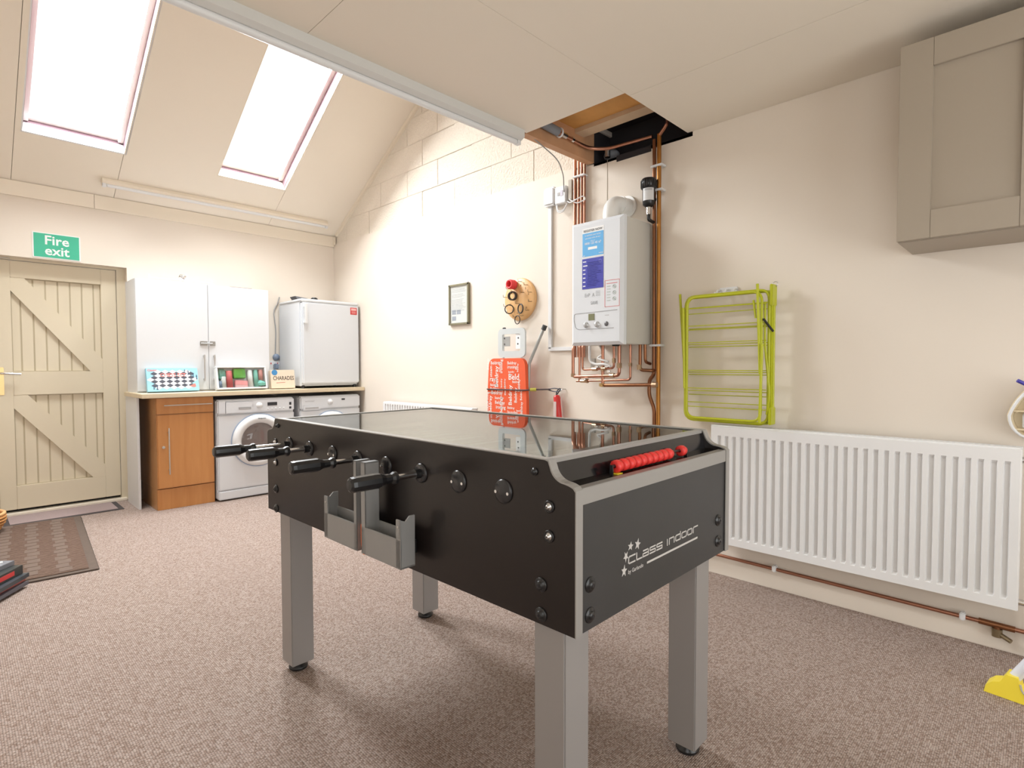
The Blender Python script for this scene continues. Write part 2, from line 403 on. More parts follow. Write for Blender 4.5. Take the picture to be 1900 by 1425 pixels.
# hatch cavity over the boiler
hc = struct('ceiling_hatch', MB().box((-.70, -4.14, 2.605), (-.20, CE, 2.62)), ply_m)
MB().lathe([(0, 0), (.022, 0)], (-.42, -3.66, 2.6045), (0, 0, 1), 16, False).build('knot_hole', dark_gap, hc)
MB().box((-.20, -4.14, 2.578), (-.11, CE, 2.66)).build('noggin', plank_m, hc)
MB().box((-.11, -4.14, 2.69), (.3, CE, 2.70)).box((.18, -4.14, 2.42), (.2, CE, 2.70)).box((0, CE, 2.44), (.3, CE+.004, 2.70)).build('void_lining', dark_gap, hc)
MB().box((-.70, -4.14, 2.474), (.2, -4.09, 2.66)).build('joist', joist_m, hc)
MB().box((-.70, -4.09, 2.474), (-.66, CE, 2.66)).build('joist', joist_m, hc)
MB().box((.0, -4.12, 2.425), (.18, CE, 2.44)).box((-.004, -3.86, 2.41), (.02, -3.62, 2.446)).build('torn_board_edge', dark_gap, hc)
MB().ball((.09, -3.52, 2.50), .045, (1, 1.2, .8)).build('insulation_tuft', grey_ins, hc)

# door: frame, rails, braces, boards
def in_door(): pass
DY = .09
d1 = struct('door_1', MB().box((-2.70, DY+.026, .045), (-1.945, DY+.034, 1.955)), mat('door_core', (.50, .43, .30), .8))
MB().box((-2.70, DY, .045), (-2.603, DY+.045, 1.955), .003).build('stile', door_m, d1)
MB().box((-2.045, DY, .045), (-1.94, DY+.045, 1.955), .003).build('stile', door_m, d1)
for z0, z1 in [(.045, .225), (.925, 1.108), (1.825, 1.955)]:
    MB().box((-2.603, DY, z0), (-2.045, DY+.045, z1), .003).build('rail', door_m, d1)
for zl, zh in [(.225, .925), (1.108, 1.825)]:
    A = Vector((-2.603, 0, zh)); B = Vector((-2.045, 0, zl)); 
    pg = [(-2.603, zh), (-2.52, zh), (-2.045, zl+.10), (-2.045, zl), (-2.128, zl), (-2.603, zh-.10)]
    MB().prism([(p[0], DY+.002, p[1]) for p in pg], (0, .022, 0)).build('brace', door_m, d1)
    xs = [-2.603, -2.548, -2.473, -2.398, -2.322, -2.245, -2.169, -2.092, -2.045]
    for i in range(8):
        MB().box((xs[i]+.0012, DY+.024, zl), (xs[i+1]-.0012, DY+.040, zh), .004).build('board', door_m, d1)
hd = MB().box((-2.690, DY-.006, .93), (-2.655, DY+.001, 1.14), .003).build('lock_plate', brass, d1)
MB().tube([(-2.672, DY, 1.095), (-2.672, DY-.05, 1.095), (-2.56, DY-.05, 1.088)], .008, 10, .02).build('lever_handle', chrome, hd)
MB().box((-2.80, DY-.01, 0), (-2.703, .2, 1.975)).box((-1.937, DY-.01, 0), (-1.877, .2, 1.975)).box((-2.703, DY-.01, 1.958), (-1.937, .2, 1.975)).build('door_frame', door_m, d1)
MB().box((-2.72, DY-.012, 1.965), (-2.60, DY-.008, 1.969)).build('hinge_line', print_g, d1)
MB().box((-2.72, DY-.035, 0.0), (-1.90, DY+.06, .022), .003).build('threshold', fascia_m, d1)
MB().box((-2.72, DY+.05, 0.0), (-1.90, .3, .05)).build('weather_bar', black_mt, d1)
MB().box((-1.905, -.012, 0), (-1.86, 0, .905)).build('end_board', white_cb, d1)

# wall joint lines and skirting band below the right radiator
struct('baseboard_right', MB().box((-.012, YF, 0), (0, -3.0, .105), .002), wall_m)

# ------------------------------------------------------------------ sign
t = thing('fire_exit_sign', 'green Fire exit sign with white letters on the wall above the cream door', 'sign', (-2.33, 0, 1.985))
MB().box((-2.476, -.004, 1.985), (-2.184, 0, 2.180)).build('sign_border', print_w, t, 'white border')
grn = mat('sign_green', (.055, .46, .29), .4)
MB().box((-2.468, -.0055, 1.992), (-2.192, -.003, 2.173)).build('sign_face', grn, t)
b = MB(); b.text('Fire', (-2.33, -.006, 2.092), X, Z, .098, .018, 'CENTER'); b.text('exit', (-2.33, -.006, 2.012), X, Z, .098, .018, 'CENTER')
b.build('lettering', print_w, t)

# ------------------------------------------------------------------ light fittings
def batten(name, label, x0, x1, P, D, N, wid, dep, two):
    # P(x) base point on the soffit; D across, N downwards
    t = thing(name, label, 'light fitting', tuple(P((x0+x1)/2)))
    def bx(xa, xb, d0, d1, n0, n1, mb, bev=0):
        V = [P(x)+D*d+N*n for n in (n0, n1) for d in (d0, d1) for x in (xa, xb)]
        mb.faces(V, [[0, 1, 3, 2], [4, 6, 7, 5], [0, 4, 5, 1], [2, 3, 7, 6], [0, 2, 6, 4], [1, 5, 7, 3]]); return mb
    b = MB(); pr = [(-wid/2, 0), (wid/2, 0), (wid/2, dep*.55), (wid*.22, dep*.72), (-wid*.22, dep*.72), (-wid/2, dep*.55)]
    b.prism([P(x0)+D*a+N*c for a, c in pr], P(x1)-P(x0)); b.build('fitting_body', fit_grey if two else fascia_m, t)
    tb = MB(); tb.cyl(P(x0+.03)+N*(dep-.012), P(x1-.03)+N*(dep-.012), .013 if not two else .015, 14); tb.build('fluorescent_tube', white_pl, t)
    for xa in (x0, x1-.025):
        bx(xa, xa+.025, -.014, .014, dep*.5, dep, MB()).build('lamp_holder', white_pl, t)
    return t
batten('fluorescent_batten', 'long grey-white fluorescent batten fixed along the edge of the flat ceiling', -2.75, -.675,
       lambda x: Vector((x, -3.425, 2.4515)), Y, -Z, .085, .075, True)
batten('fluorescent_batten', 'cream painted fluorescent batten low on the sloping ceiling under the roof windows', -2.06, -.165,
       lambda x: slope(x, .19, -.001), SD, -SN, .06, .062, False)

# ------------------------------------------------------------------ worktop run on the back wall
WT = .932
tag(MB().box((-1.918, -.615, .897), (-.003, -.004, WT), .004).build('worktop', wtop_m), 'pale wood worktop running over the washing machines to the corner', 'worktop')
# beech base unit
t = thing('base_cabinet', 'beech effect base cabinet with drawer and door, left of the washing machine', 'cabinet', (-1.605, -.3, 0))
MB().box((-1.815, -.545, .17), (-1.397, -.02, .896), .001).build('cabinet_body', beech_s, t)
MB().box((-1.815, -.53, 0), (-1.797, -.06, .17)).build('side_foot', beech_s, t)
MB().box((-1.813, -.548, 0.0), (-1.397, -.53, .165), .001).build('plinth', beech_m, t)
dr = MB().box((-1.812, -.566, .765), (-1.400, -.546, .893), .003).build('drawer', beech_m, t)
MB().tube([(-1.765, -.592, .835), (-1.417, -.592, .835)], .005, 10).cyl((-1.74, -.592, .835), (-1.74, -.566, .835), .004, 8).cyl((-1.44, -.592, .835), (-1.44, -.566, .835), .004, 8).build('bar_handle', steel_m, dr)
dd = MB().box((-1.812, -.566, .172), (-1.400, -.546, .760), .006).build('door', beech_m, t)
MB().tube([(-1.735, -.592, .655), (-1.735, -.592, .285)], .005, 10).cyl((-1.735, -.592, .62), (-1.735, -.566, .62), .004, 8).cyl((-1.735, -.592, .32), (-1.735, -.566, .32), .004, 8).build('bar_handle', steel_m, dd)
MB().cyl((-1.770, -.575, .503), (-1.770, -.566, .503), .011, 14).cyl((-1.770, -.577, .503), (-1.770, -.575, .503), .005, 10).build('lock', steel_m, dd)
# white end panel that closes the run
tag(MB().box((-1.910, -.40, 0), (-1.893, -.013, .896)).build('end_panel', white_cb), 'white end panel under the left end of the worktop', 'panel')

def appliance(name, label, x0, x1, yf, H, cx, R, dryer):
    t = thing(name, label, 'tumble dryer' if dryer else 'washing machine', ((x0+x1)/2, -.3, 0))
    MB().box((x0, yf+.03, .012), (x1, -.05, H), .012).build('casing', white_en, t)
    MB().box((x0+.003, yf+.008, .09), (x1-.003, yf+.04, H-.13), .01).build('front_panel', white_en, t)
    MB().box((x0+.003, yf+.004, .012), (x1-.003, yf+.04, .086), .008).build('kick_panel', white_en, t)
    cp = MB().box((x0+.003, yf, H-.126), (x1-.003, yf+.045, H-.004), .012).build('control_panel', white_en, t)
    if not dryer:
        MB().box((x0+.065, yf-.004, H-.118), (x0+.29, yf+.01, H-.018), .004).build('detergent_drawer', white_en, cp)
        MB().box((x0+.17, yf-.006, H-.088), (x0+.275, yf-.002, H-.070), .002).build('drawer_grip', print_g, cp)
        MB().lathe([(0, -.022), (.020, -.022), (.024, -.004), (.030, 0)], (x0+.345, yf, H-.062), (0, 1, 0), 24).build('programme_dial', white_pl, cp)
        MB().box((x0+.415, yf-.002, H-.068), (x0+.50, yf+.002, H-.038)).build('display', print_k, cp)
        for k in range(5): MB().lathe([(0, -.004), (.006, -.004), (.007, 0)], (x0+.42+.035*k, yf, H-.095), (0, 1, 0), 12).build('button', white_pl, cp)
        MB().box((x0+.61, yf-.001, H-.07), (x0+.63, yf, H-.045)).box((x0+.61, yf-.001, H-.105), (x0+.63, yf, H-.085)).build('label_print', print_k, cp)
    else:
        MB().box((x0+.03, yf-.004, H-.135), (x0+.20, yf+.01, H-.085), .004).build('filter_flap', white_en, cp)
        MB().box((x0+.05, yf-.006, H-.12), (x0+.18, yf-.003, H-.105)).build('drawer_grip', print_g, cp)
        MB().lathe([(0, -.022), (.020, -.022), (.024, -.004), (.030, 0)], (x0+.30, yf, H-.062), (0, 1, 0), 24).build('programme_dial', white_pl, cp)
        MB().box((x0+.42, yf-.002, H-.05), (x0+.455, yf, H-.035)).build('display', print_k, cp)
        b = MB(); b.text('HOTPOINT', (x0+.05, yf-.0005, H-.055), X, Z, .018, .01); b.build('maker_mark', print_g, cp)
    dz = H-.365
    dw = MB().lathe([(R-.075, -.012), (R-.055, -.036), (R-.02, -.034), (R-.004, -.014), (R, .012)], (cx, yf+.004, dz), (0, 1, 0), 56).build('door_ring', white_pl, t)
    MB().torus((cx, yf+.003, dz), (0, 1, 0), R+.002, .0035, 56, 6).build('door_seal_line', mat('pale_blue_line', (.35, .45, .62), .4), dw)
    MB().lathe([(0, -.034), (R*.3, -.032), (R*.5, -.024), (R-.078, -.008)], (cx, yf+.004, dz), (0, 1, 0), 40).build('door_glass', dome_gl, dw)
    MB().lathe([(0, .12), (R*.5, .12), (R-.08, .0)], (cx, yf+.02, dz), (0, 1, 0), 32).build('drum', mat('drum_steel', (.25, .23, .22), .35, .8), t)
    if not dryer:
        b = MB()
        for k in range(9):
            b.ball((cx+random.uniform(-.09, .09), yf+.06, dz-.07+random.uniform(-.05, .06)), .05, (1.1, .5, .7), 10, 8)
        b.build('laundry', mat('laundry_cloth', (.33, .22, .20), .9, noise=.5, nscale=14), t, kind='stuff')
        b = MB(); b.text('Hotpoint', (cx-.02, yf-.034, dz+R-.042), X, Z, .018, .02); b.build('maker_mark', print_k, dw)
    else:
        MB().box((cx-R*.72, yf-.04, dz+R*.60), (cx-R*.30, yf-.02, dz+R*.76), .004).build('door_grip', print_k, dw)
    for fx in (x0+.05, x1-.05):
        MB().cyl((fx, yf+.1, 0), (fx, yf+.1, .02), .02, 12).build('foot', black_pl, t)
        MB().cyl((fx, -.12, 0), (fx, -.12, .02), .02, 12).build('foot', black_pl, t)
appliance('washing_machine', 'white front-loading washing machine standing next to the beech cabinet', -1.385, -.722, -.605, .862, -1.045, .228, False)
appliance('tumble_dryer', 'white tumble dryer in the corner, half hidden behind the table', -.672, -.045, -.60, .862, -.36, .215, True)

# ------------------------------------------------------------------ white double cupboard on the worktop
t = thing('cupboard', 'white two-door cupboard standing on the pale worktop', 'cupboard', (-1.367, -.18, WT))
MB().box((-1.891, -.332, WT), (-.845, -.004, 1.852), .001).build('cupboard_body', white_cb, t)
for x0, x1, hx in [(-1.890, -1.3645, -1.405), (-1.3615, -.846, -1.325)]:
    d = MB().box((x0, -.352, .945), (x1, -.334, 1.850), .0015).build('door', white_cb, t)
    z0 = 1.02
    MB().box((hx-.006, -.384, z0), (hx+.006, -.376, 1.245), .002).box((hx-.005, -.378, z0+.005), (hx+.005, -.352, z0+.02)).box((hx-.005, -.378, 1.225), (hx+.005, -.352, 1.24)).build('bow_handle', steel_m, d)
b = MB().box((-1.43, -.358, 1.322), (-1.373, -.352, 1.362), .001).box((-1.352, -.358, 1.322), (-1.31, -.352, 1.362), .001).cyl((-1.425, -.362, 1.342), (-1.335, -.362, 1.342), .006, 10)
for k in range(4): b.cyl((-1.42+.013*k, -.364, 1.352), (-1.42+.013*k, -.357, 1.352), .003, 6)
b.build('sliding_bolt', mat('worn_steel', (.42, .41, .39), .4, 1.0), t)
MB().cyl((-1.30, -.362, 1.035), (-1.30, -.352, 1.035), .009, 12).build('lock', mat('worn_steel', (.42, .41, .39)), t)
# spotlight bar lying on the cupboard
t = thing('spotlight_bar', 'white wire bar with a small chrome spotlight on top of the cupboard', 'spotlight', (-1.55, -.28, 1.852))
MB().cyl((-1.79, -.30, 1.876), (-1.31, -.30, 1.876), .004, 8).build('bar', white_pl, t)
for xx in (-1.785, -1.315): MB().box((xx-.006, -.306, 1.852), (xx+.006, -.294, 1.900), .002).build('bar_end', white_pl, t)
MB().lathe([(0, 0), (.014, 0), (.018, .014), (.028, .044), (.025, .044), (0, .02)], (-1.56, -.29, 1.912), (.5, -.15, -.35), 20).build('lamp_head', chrome, t)
tag(MB().box((-1.16, -.30, 1.8525), (-.97, -.12, 1.861), .002).build('leaflet', mat('brown_card', (.30, .22, .18), .7)), 'thin brown card lying flat on the right of the cupboard top', 'card')

# ------------------------------------------------------------------ fridge
t = thing('fridge', 'small white fridge standing on the right end of the worktop', 'fridge', (-.32, -.3, WT))
MB().box((-.616, -.50, WT+.022), (-.022, -.03, 1.752), .006).build('fridge_body', white_en, t)
MB().box((-.620, -.545, 1.752), (-.018, -.03, 1.782), .010).build('fridge_top', white_pl, t)
fd = MB().box((-.614, -.550, WT+.045), (-.024, -.503, 1.749), .010).build('door', white_en, t)
MB().box((-.604, -.578, 1.545), (-.572, -.566, 1.735), .005).box((-.602, -.570, 1.55), (-.576, -.549, 1.575), .003).box((-.602, -.570, 1.70), (-.576, -.549, 1.73), .003).build('grip_handle', white_pl, fd)
MB().box((-.118, -.5515, 1.660), (-.047, -.5495, 1.730)).build('sticker', print_r, fd, 'red square sticker')
b = MB(); b.box((-.110, -.5522, 1.70), (-.055, -.5513, 1.722)); 
for k in range(3): b.box((-.105, -.5522, 1.672+.008*k), (-.06, -.5513, 1.675+.008*k))
b.build('sticker_print', mat('pink_print', (.85, .5, .48), .6), fd)
for fx in (-.59, -.05):
    for fy in (-.49, -.08): MB().cyl((fx, fy, WT), (fx, fy, WT+.03), .016, 12).build('foot', black_pl, t)
tag(MB().prism([(-.60, -.42, 1.7825), (-.48, -.42, 1.7825), (-.50, -.42, 1.80), (-.62, -.42, 1.812)], (0, .12, 0)).build('grey_cloth', mat('grey_cloth', (.12, .12, .13), .8)), 'dark grey folded cloth on the left of the fridge top', 'cloth')
tag(MB().lathe([(0, 0), (.03, 0), (.032, .01), (.02, .02), (0, .022)], (-.47, -.50, 1.7825), Z, 16).build('black_lid', black_pl), 'small black lid on the front edge of the fridge top', 'lid')
tag(MB().tube([(-.60, -.012, 1.84), (-.615, -.01, 1.78), (-.66, -.009, 1.70), (-.64, -.009, 1.5), (-.650, -.009, 1.26), (-.648, -.012, 1.20)], .005, 8, .05).build('power_cable', mat('grey_cable', (.35, .35, .36), .5)), 'grey cable running down the wall left of the fridge to the socket', 'cable')
# socket with plug
t = thing('wall_socket', 'white double socket on the wall between the cupboard and the fridge', 'socket', (-.66, 0, 1.1))
MB().box((-.73, -.012, 1.10), (-.585, 0, 1.20), .003).build('socket_plate', white_pl, t)
MB().box((-.700, -.014, 1.165), (-.690, -.011, 1.180)).build('rocker_switch', print_r, t)
MB().box((-.635, -.014, 1.165), (-.625, -.011, 1.180)).build('rocker_switch', print_r, t)
tag(MB().box((-.675, -.045, 1.115), (-.625, -.0125, 1.17), .008).build('plug', mat('grey_blue_plastic', (.22, .27, .36), .4)), 'grey-blue plug pushed into the socket beside the fridge', 'plug')
t = thing('wall_timer', 'small round blue-grey timer hanging on the wall above the worktop socket', 'timer', (-.64, -.01, 1.21))
MB().lathe([(0, .022), (.028, .022), (.034, .012), (.034, 0)], (-.640, -.001, 1.235), (0, -1, 0), 20).build('timer_case', mat('grey_blue_plastic', (.22, .27, .36)), t)

# ------------------------------------------------------------------ games on the worktop
def lean(z0, y0, ang):  # front face frame of a box leaning back against the cupboard
    return Matrix.Translation((0, y0, z0)) @ Matrix.Rotation(-ang, 4, 'X')
t = thing('board_game', 'pale blue board game box with a chequered lid leaning on the cupboard, leftmost', 'board game', (-1.655, -.45, WT))
Mx = lean(WT+.0115, -.452, math.radians(16))
u = X; v = (Mx.to_3x3() @ Z).normalized(); nrm = u.cross(v)
gx0, gx1, gh = -1.842, -1.470, .195
MB().box((gx0, 0, 0), (gx1, .036, gh), .001, Mx).build('box', mat('game_blue', (.30, .56, .68), .5, noise=.12, nscale=6), t)
og = Mx @ Vector((gx0, -.0002, 0))
bk, wh, rd = MB(), MB(), MB(); n = 0
cw, ch = .0265, .0165
for r in range(-6, 7):
    for c in range(-8, 9):
        if (r+c) % 2: continue
        cx = (gx1-gx0)/2 + c*cw; cz = gh/2 + .0 + r*ch
        e = ((cx-(gx1-gx0)/2)/.170)**2 + ((cz-gh/2)/.088)**2
        if e > 1 or not (.016 < cz < gh-.016): continue
        q = [og+u*(cx-cw)+v*cz, og+u*cx+v*(cz-ch), og+u*(cx+cw)+v*cz, og+u*cx+v*(cz+ch)]
        (bk if r % 2 else wh).prism(q, -u.cross(v)*-.0006)
bk.build('dark_squares', mat('slate_print', (.07, .075, .10), .5), t); wh.build('light_squares', print_w, t)
rd.text('CHESS SET', og+u*.187+v*.122+nrm*.0006, u, v, .040, .02, 'CENTER'); rd.text('Classic', og+u*.008+v*.170+nrm*.0006, u, v, .024, .02)
rd.prism([og+u*.30+v*.04, og+u*.335+v*.028, og+u*.35+v*.035, og+u*.345+v*.062], nrm*.0008)
rd.build('lettering', mat('coral_print', (.80, .20, .17), .5), t)
b = MB()
for px, pz, s in [(.045, .018, 1), (.068, .014, 1.3), (.30, .135, 1.2), (.335, .11, 1.3), (.36, .095, 1.2), (.275, .15, 1)]:
    for (w_, h0, h1) in [(.010, 0, .006), (.005, .006, .020), (.008, .020, .026), (.004, .026, .034)]:
        b.rectp(og+u*(px-w_*s/2)+v*(pz+h0*s), u, v, w_*s, (h1-h0)*s, .0011)
b.build('chess_figures', mat('navy_print', (.05, .08, .14), .5), t)

t = thing('craft_box', 'clear-fronted white tray box of coloured rolls leaning on the cupboard', 'box', (-1.13, -.44, WT))
Mx = lean(WT+.0148, -.497, math.radians(13))
x0, x1, H = -1.342, -.920, .205
MB().box((x0, 0, 0), (x1, .06, .014), .003, Mx).box((x0, 0, H-.014), (x1, .06, H), .003, Mx).box((x0, 0, .012), (x0+.014, .06, H-.012), .003, Mx).box((x1-.014, 0, .012), (x1, .06, H-.012), .003, Mx).box((x0, .054, 0), (x1, .06, H), 0, Mx).build('tray', white_pl, t)
items = [(.030, .02, .012, .075, (.15, .20, .28)), (.060, .022, .012, .115, (.55, .55, .52)), (.110, .026, .012, .165, (.50, .10, .10)), (.285, .022, .012, .17, (.62, .60, .58)), (.335, .020, .012, .175, (.13, .38, .30)), (.378, .020, .07, .175, (.50, .20, .17))]
def roll(px, r, z0, z1, c, nm):
    b = MB(); b.lathe([(0, z0), (r, z0), (r, z1), (0, z1)], (x0+px, .03, 0), Z, 18); b.bm.transform(Mx); b.build(nm, mat('roll_%02d' % int(px*300), c, .6), t)
for px, r, z0, z1, c in items: roll(px, r, z0, z1, c, 'roll')
MB().box((x0+.145, .012, .10), (x0+.245, .05, .185), .004, Mx).build('green_block', mat('green_felt', (.10, .36, .05), .7), t, 'bright green block')
MB().box((x0+.150, .008, .055), (x0+.255, .045, .098), .003, Mx @ Matrix.Rotation(math.radians(5), 4, 'Y') @ Matrix.Translation((.0, 0, -.12+.0))).build('pink_packet', mat('pink_card', (.78, .32, .33), .6), t, 'pink packet')
MB().box((x0+.150, .010, .016), (x0+.255, .045, .050), .003, Mx).build('pink_packet', mat('pale_pink_card', (.75, .45, .46), .6), t, 'pale pink packet')
MB().box((x0+.020, .015, .088), (x0+.085, .05, .185), .01, Mx).build('teal_packet', mat('teal_card', (.12, .30, .24), .6, noise=.5, nscale=60), t)
b = MB(); b.lathe([(0, 0), (.04, .01), (.045, .03), (0, .07)], (x0+.372, .025, .02), Z, 5, False); b.bm.transform(Mx); b.build('teal_fan', mat('teal_paper', (.15, .42, .36), .6), t)
MB().box((x0+.014, .001, .014), (x1-.014, .003, H-.014), 0, Mx).build('window_film', pane_m, t)

t = thing('charades_box', 'small plain wooden box reading CHARADES with a blue dot, in front of the fridge', 'board game', (-.77, -.47, WT))
Mx = Matrix.Translation((-.772, -.47, WT+.001)) @ Matrix.Rotation(math.radians(-4), 4, 'Z') @ Matrix.Rotation(math.radians(-8), 4, 'X')
u = (Mx.to_3x3() @ X).normalized(); v = (Mx.to_3x3() @ Z).normalized(); nrm = u.cross(v)
MB().box((-.108, -.02, .004), (.108, .05, .176), .003, Mx).build('box', mat('pale_ply', (.72, .60, .47), .6, noise=.08, nscale=10), t)
og = Mx @ Vector((-.108, -.0202, .004))
b = MB(); b.text('CHARADES', og+u*.112+v*.078, u, v, .052, .012, 'CENTER', .0008, .72); b.build('lettering', mat('pen_black', (.07, .055, .05), .6), t)
b = MB(); b.prism([og+u*.045+v*.050, og+u*.125+v*.054, og+u*.125+v*.057, og+u*.045+v*.054], nrm*.0008); b.build('underline', mat('pen_red', (.45, .06, .05), .6), t)
b = MB(); b.cyl(og+u*.034+v*.148, og+u*.034+v*.148+nrm*.001, .026, 24); b.build('dot_sticker', mat('blue_dot', (.05, .22, .46), .5), t, 'round blue sticker')

# dark items tucked under the worktop over the washing machine
tag(MB().box((-1.38, -.52, .8635), (-1.0, -.2, .888), .004).build('dark_tray', dark_gap), 'dark flat tray lying on top of the washing machine under the worktop', 'tray')

# ------------------------------------------------------------------ doormats
t = thing('doormat', 'brown ribbed rubber-edged doormat with a woven block pattern on the carpet', 'doormat', (-2.375, -1.774, 0), math.radians(-4.2), local=True)
MB().box((-.95, 0, 0), (0, 1.47, .008), .004).build('mat_border', mat('mat_rubber', (.11, .078, .06), .85, noise=.15, nscale=40), t)
MB().box((-.90, .04, .007), (-.045, 1.43, .013), .002).build('mat_pile', matrib_m, t)
b = MB()
pm = mat('mat_raised_band', (.155, .108, .084), .9, noise=.2, nscale=50)
for j in range(6):
    for i in range(17):
        xx = -.115-.135*j-(.012 if (i+j) % 2 else 0); yy = .06+.081*i+(.04 if j % 2 else 0)
        if yy < 1.36: b.box((xx-.058, yy, .012), (xx, yy+.074, .0142), .001)
b.build('raised_patches', pm, t, kind='stuff')
t = thing('threshold_mat', 'thin pinkish-brown mat with a dark border at the foot of the door', 'doormat', (-2.33, -.1, 0))
MB().box((-2.70, -.285, .0), (-1.985, .052, .004), .001).build('mat_border', mat('dark_border', (.06, .05, .05), .9), t)
MB().box((-2.665, -.25, .0035), (-2.02, .05, .006), .001).build('mat_pile', mat('pink_brown_pile', (.34, .26, .25), .95, noise=.2, nscale=200, bump=.4, bscale=400), t)

# basket at the left edge
t = thing('wicker_basket', 'round orange-brown wicker basket cut off by the left edge beside the door', 'basket', (-2.86, -.42, .014))
b = MB(); c = (-2.86, -.42, .016)
b.lathe([(0, .0), (.12, 0), (.155, .06), (.165, .12), (.155, .12), (.145, .06), (.11, .012), (0, .012)], c, Z, 28); b.build('basket_bowl', mat('wicker', (.62, .30, .10), .6, noise=.3, nscale=70, bump=.6, bscale=90), t)
for h in (.02, .04, .06, .08, .10): MB().torus((c[0], c[1], c[2]+h), Z, .125+.04*min(1, h/.07), .009, 36, 6).build('wicker_band', mat('wicker', (0, 0, 0)), t)
MB().torus((c[0], c[1], c[2]+.122), Z, .160, .011, 36, 8).build('rim', mat('wicker_rim', (.74, .44, .20), .6, noise=.2, nscale=60), t)

# stack of folded magazines / newspapers at the left edge
prev = .0135
cols = [((.10, .10, .12), (.55, .53, .50)), ((.42, .12, .10), (.60, .58, .55)), ((.05, .06, .07), (.62, .62, .60)), ((.035, .04, .04), (.60, .61, .58)), ((.20, .21, .24), (.55, .56, .58))]
descs = ['dark navy magazine at the bottom of the pile by the doormat', 'red-edged magazine second from the floor in the pile', 'black magazine in the middle of the pile by the doormat', 'thick black catalogue with a red spine patch, second from the top of the pile', 'grey-blue magazine with white swirls topping the pile']
ths = [.018, .016, .020, .045, .022]; offs = [(0, 0, 38), (-.012, .01, 36), (.004, .016, 40), (-.02, .02, 37), (-.05, .05, 33)]
for i in range(5):
    th = ths[i]; ox, oy, an = offs[i]
    t = thing('magazine', descs[i], 'magazine', (-2.682+ox, -1.800+oy, .0+prev), math.radians(107+an), 'magazines piled by the doormat', local=True)
    MB().box((0, 0, .002), (.30, .42, th-.003), .001).build('pages', mat('pages_%d' % i, cols[i][1], .7, noise=.15, nscale=300), t)
    MB().box((-.002, -.002, 0), (.302, .422, .002)).box((-.002, -.002, th-.003), (.302, .422, th-.0005)).box((-.003, -.002, 0), (-.001, .422, th-.001)).box((-.002, -.003, .006), (.302, -.001, th-.006)).build('cover', mat('cover_%d' % i, cols[i][0], .35, noise=.4, nscale=9), t)
    if i == 4:
        b = MB(); b.tube([(.03, .03, th), (.08, .10, th), (.05, .20, th), (.12, .28, th)], .008, 6, .04); b.torus((.07, .06, th), Z, .03, .009, 20, 6); b.torus((.05, .14, th), Z, .04, .008, 24, 6); b.build('swirl_print', print_w, t)
    if i == 3: MB().box((-.0045, .06, .012), (-.0025, .16, .034)).build('spine_patch', print_r, t)
    prev += th+.001

# ------------------------------------------------------------------ radiators on the right wall
def radiator(label, y0, y1, z0, z1, valve):
    # y0 > y1 (runs towards the camera); front face at x=-.10
    t = thing('radiator', label, 'radiator', (-.05, (y0+y1)/2, z0))
    rt_ = .062 if valve else .028
    L = y0-y1; n = int(round(L/.0405)); pitch = (L-.05)/n; b = MB()
    ys = [y0, y0-.005]; xs = [0.012, 0]; 
    for i in range(n):
        a = y0-.025-pitch*i
        ys += [a-pitch*.28, a-pitch*.40, a-pitch*.74, a-pitch*.86]; xs += [0, .013, .013, 0]
    ys += [y1+.005, y1]; xs += [0, .012]
    rows = [(z0, 0, 1), (z0+.004, 0, 0), (z0+.04, 0, 0), (z0+.052, 1, 0), (z1-rt_, 1, 0), (z1-rt_+.012, 0, 0), (z1-.004, 0, 0), (z1, 0, 1)]
    V = []; F = []
    for z, on, e in rows:
        for i, (yy, xx) in enumerate(zip(ys, xs)):
            edge = i in (0, len(ys)-1)
            V.append((-.102+(xx if edge else xx*on)+(.012 if e and not edge else 0), yy, z))
    m = len(ys)
    for r in range(len(rows)-1):
        for i in range(m-1): F.append([r*m+i, r*m+i+1, (r+1)*m+i+1, (r+1)*m+i])
    b.faces(V, F); b.build('front_panel', white_rd, t)
    MB().box((-.050, y1, z0+.01), (-.040, y0, z1-.01)).build('rear_panel', white_rd, t)
    b = MB(); yy = y0-.02
    while yy > y1+.02: b.box((-.088, yy-.0025, z0+.05), (-.052, yy, z1-.03)); yy -= .02
    b.build('convector_fins', white_rd, t, kind='stuff')
    MB().box((-.092, y0, z0+.02), (-.038, y0-.003, z1+.002)).build('side_cover', white_rd, t)
    MB().box((-.092, y1, z0+.02), (-.038, y1+.003, z1+.002)).build('side_cover', white_rd, t)
    b = MB().box((-.092, y0, z1-.001), (-.082, y1, z1+.004)).box((-.046, y0, z1-.001), (-.036, y1, z1+.004)).box((-.067, y0, z1-.001), (-.061, y1, z1+.004))
    yy = y0
    while yy > y1+.012: b.box((-.084, yy-.008, z1), (-.044, yy, z1+.003)); yy -= .0185
    b.build('top_grille', white_rd, t, kind='stuff')
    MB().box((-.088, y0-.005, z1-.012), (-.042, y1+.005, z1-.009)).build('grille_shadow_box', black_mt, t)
    for yb in (y0-.15, y1+.15): MB().box((-.040, yb-.015, z0+.03), (0, yb+.015, z1-.05)).build('wall_bracket', white_rd, t)
    if valve:
        MB().cyl((-.07, y1, z1-.045), (-.07, y1-.022, z1-.045), .012, 12).build('air_vent_plug', steel_m, t)
        MB().cyl((-.07, y1, z0+.03), (-.07, y1-.05, z0+.03), .012, 12).cyl((-.07, y1-.045, z0+.05), (-.07, y1-.045, -.0), .0075, 10).build('valve_tail', chrome, t)
    else:
        MB().cyl((-.07, y1, z1-.035), (-.07, y1-.03, z1-.035), .022, 14).build('thermostat_knob', mat('grey_knob', (.45, .44, .40), .5), t)
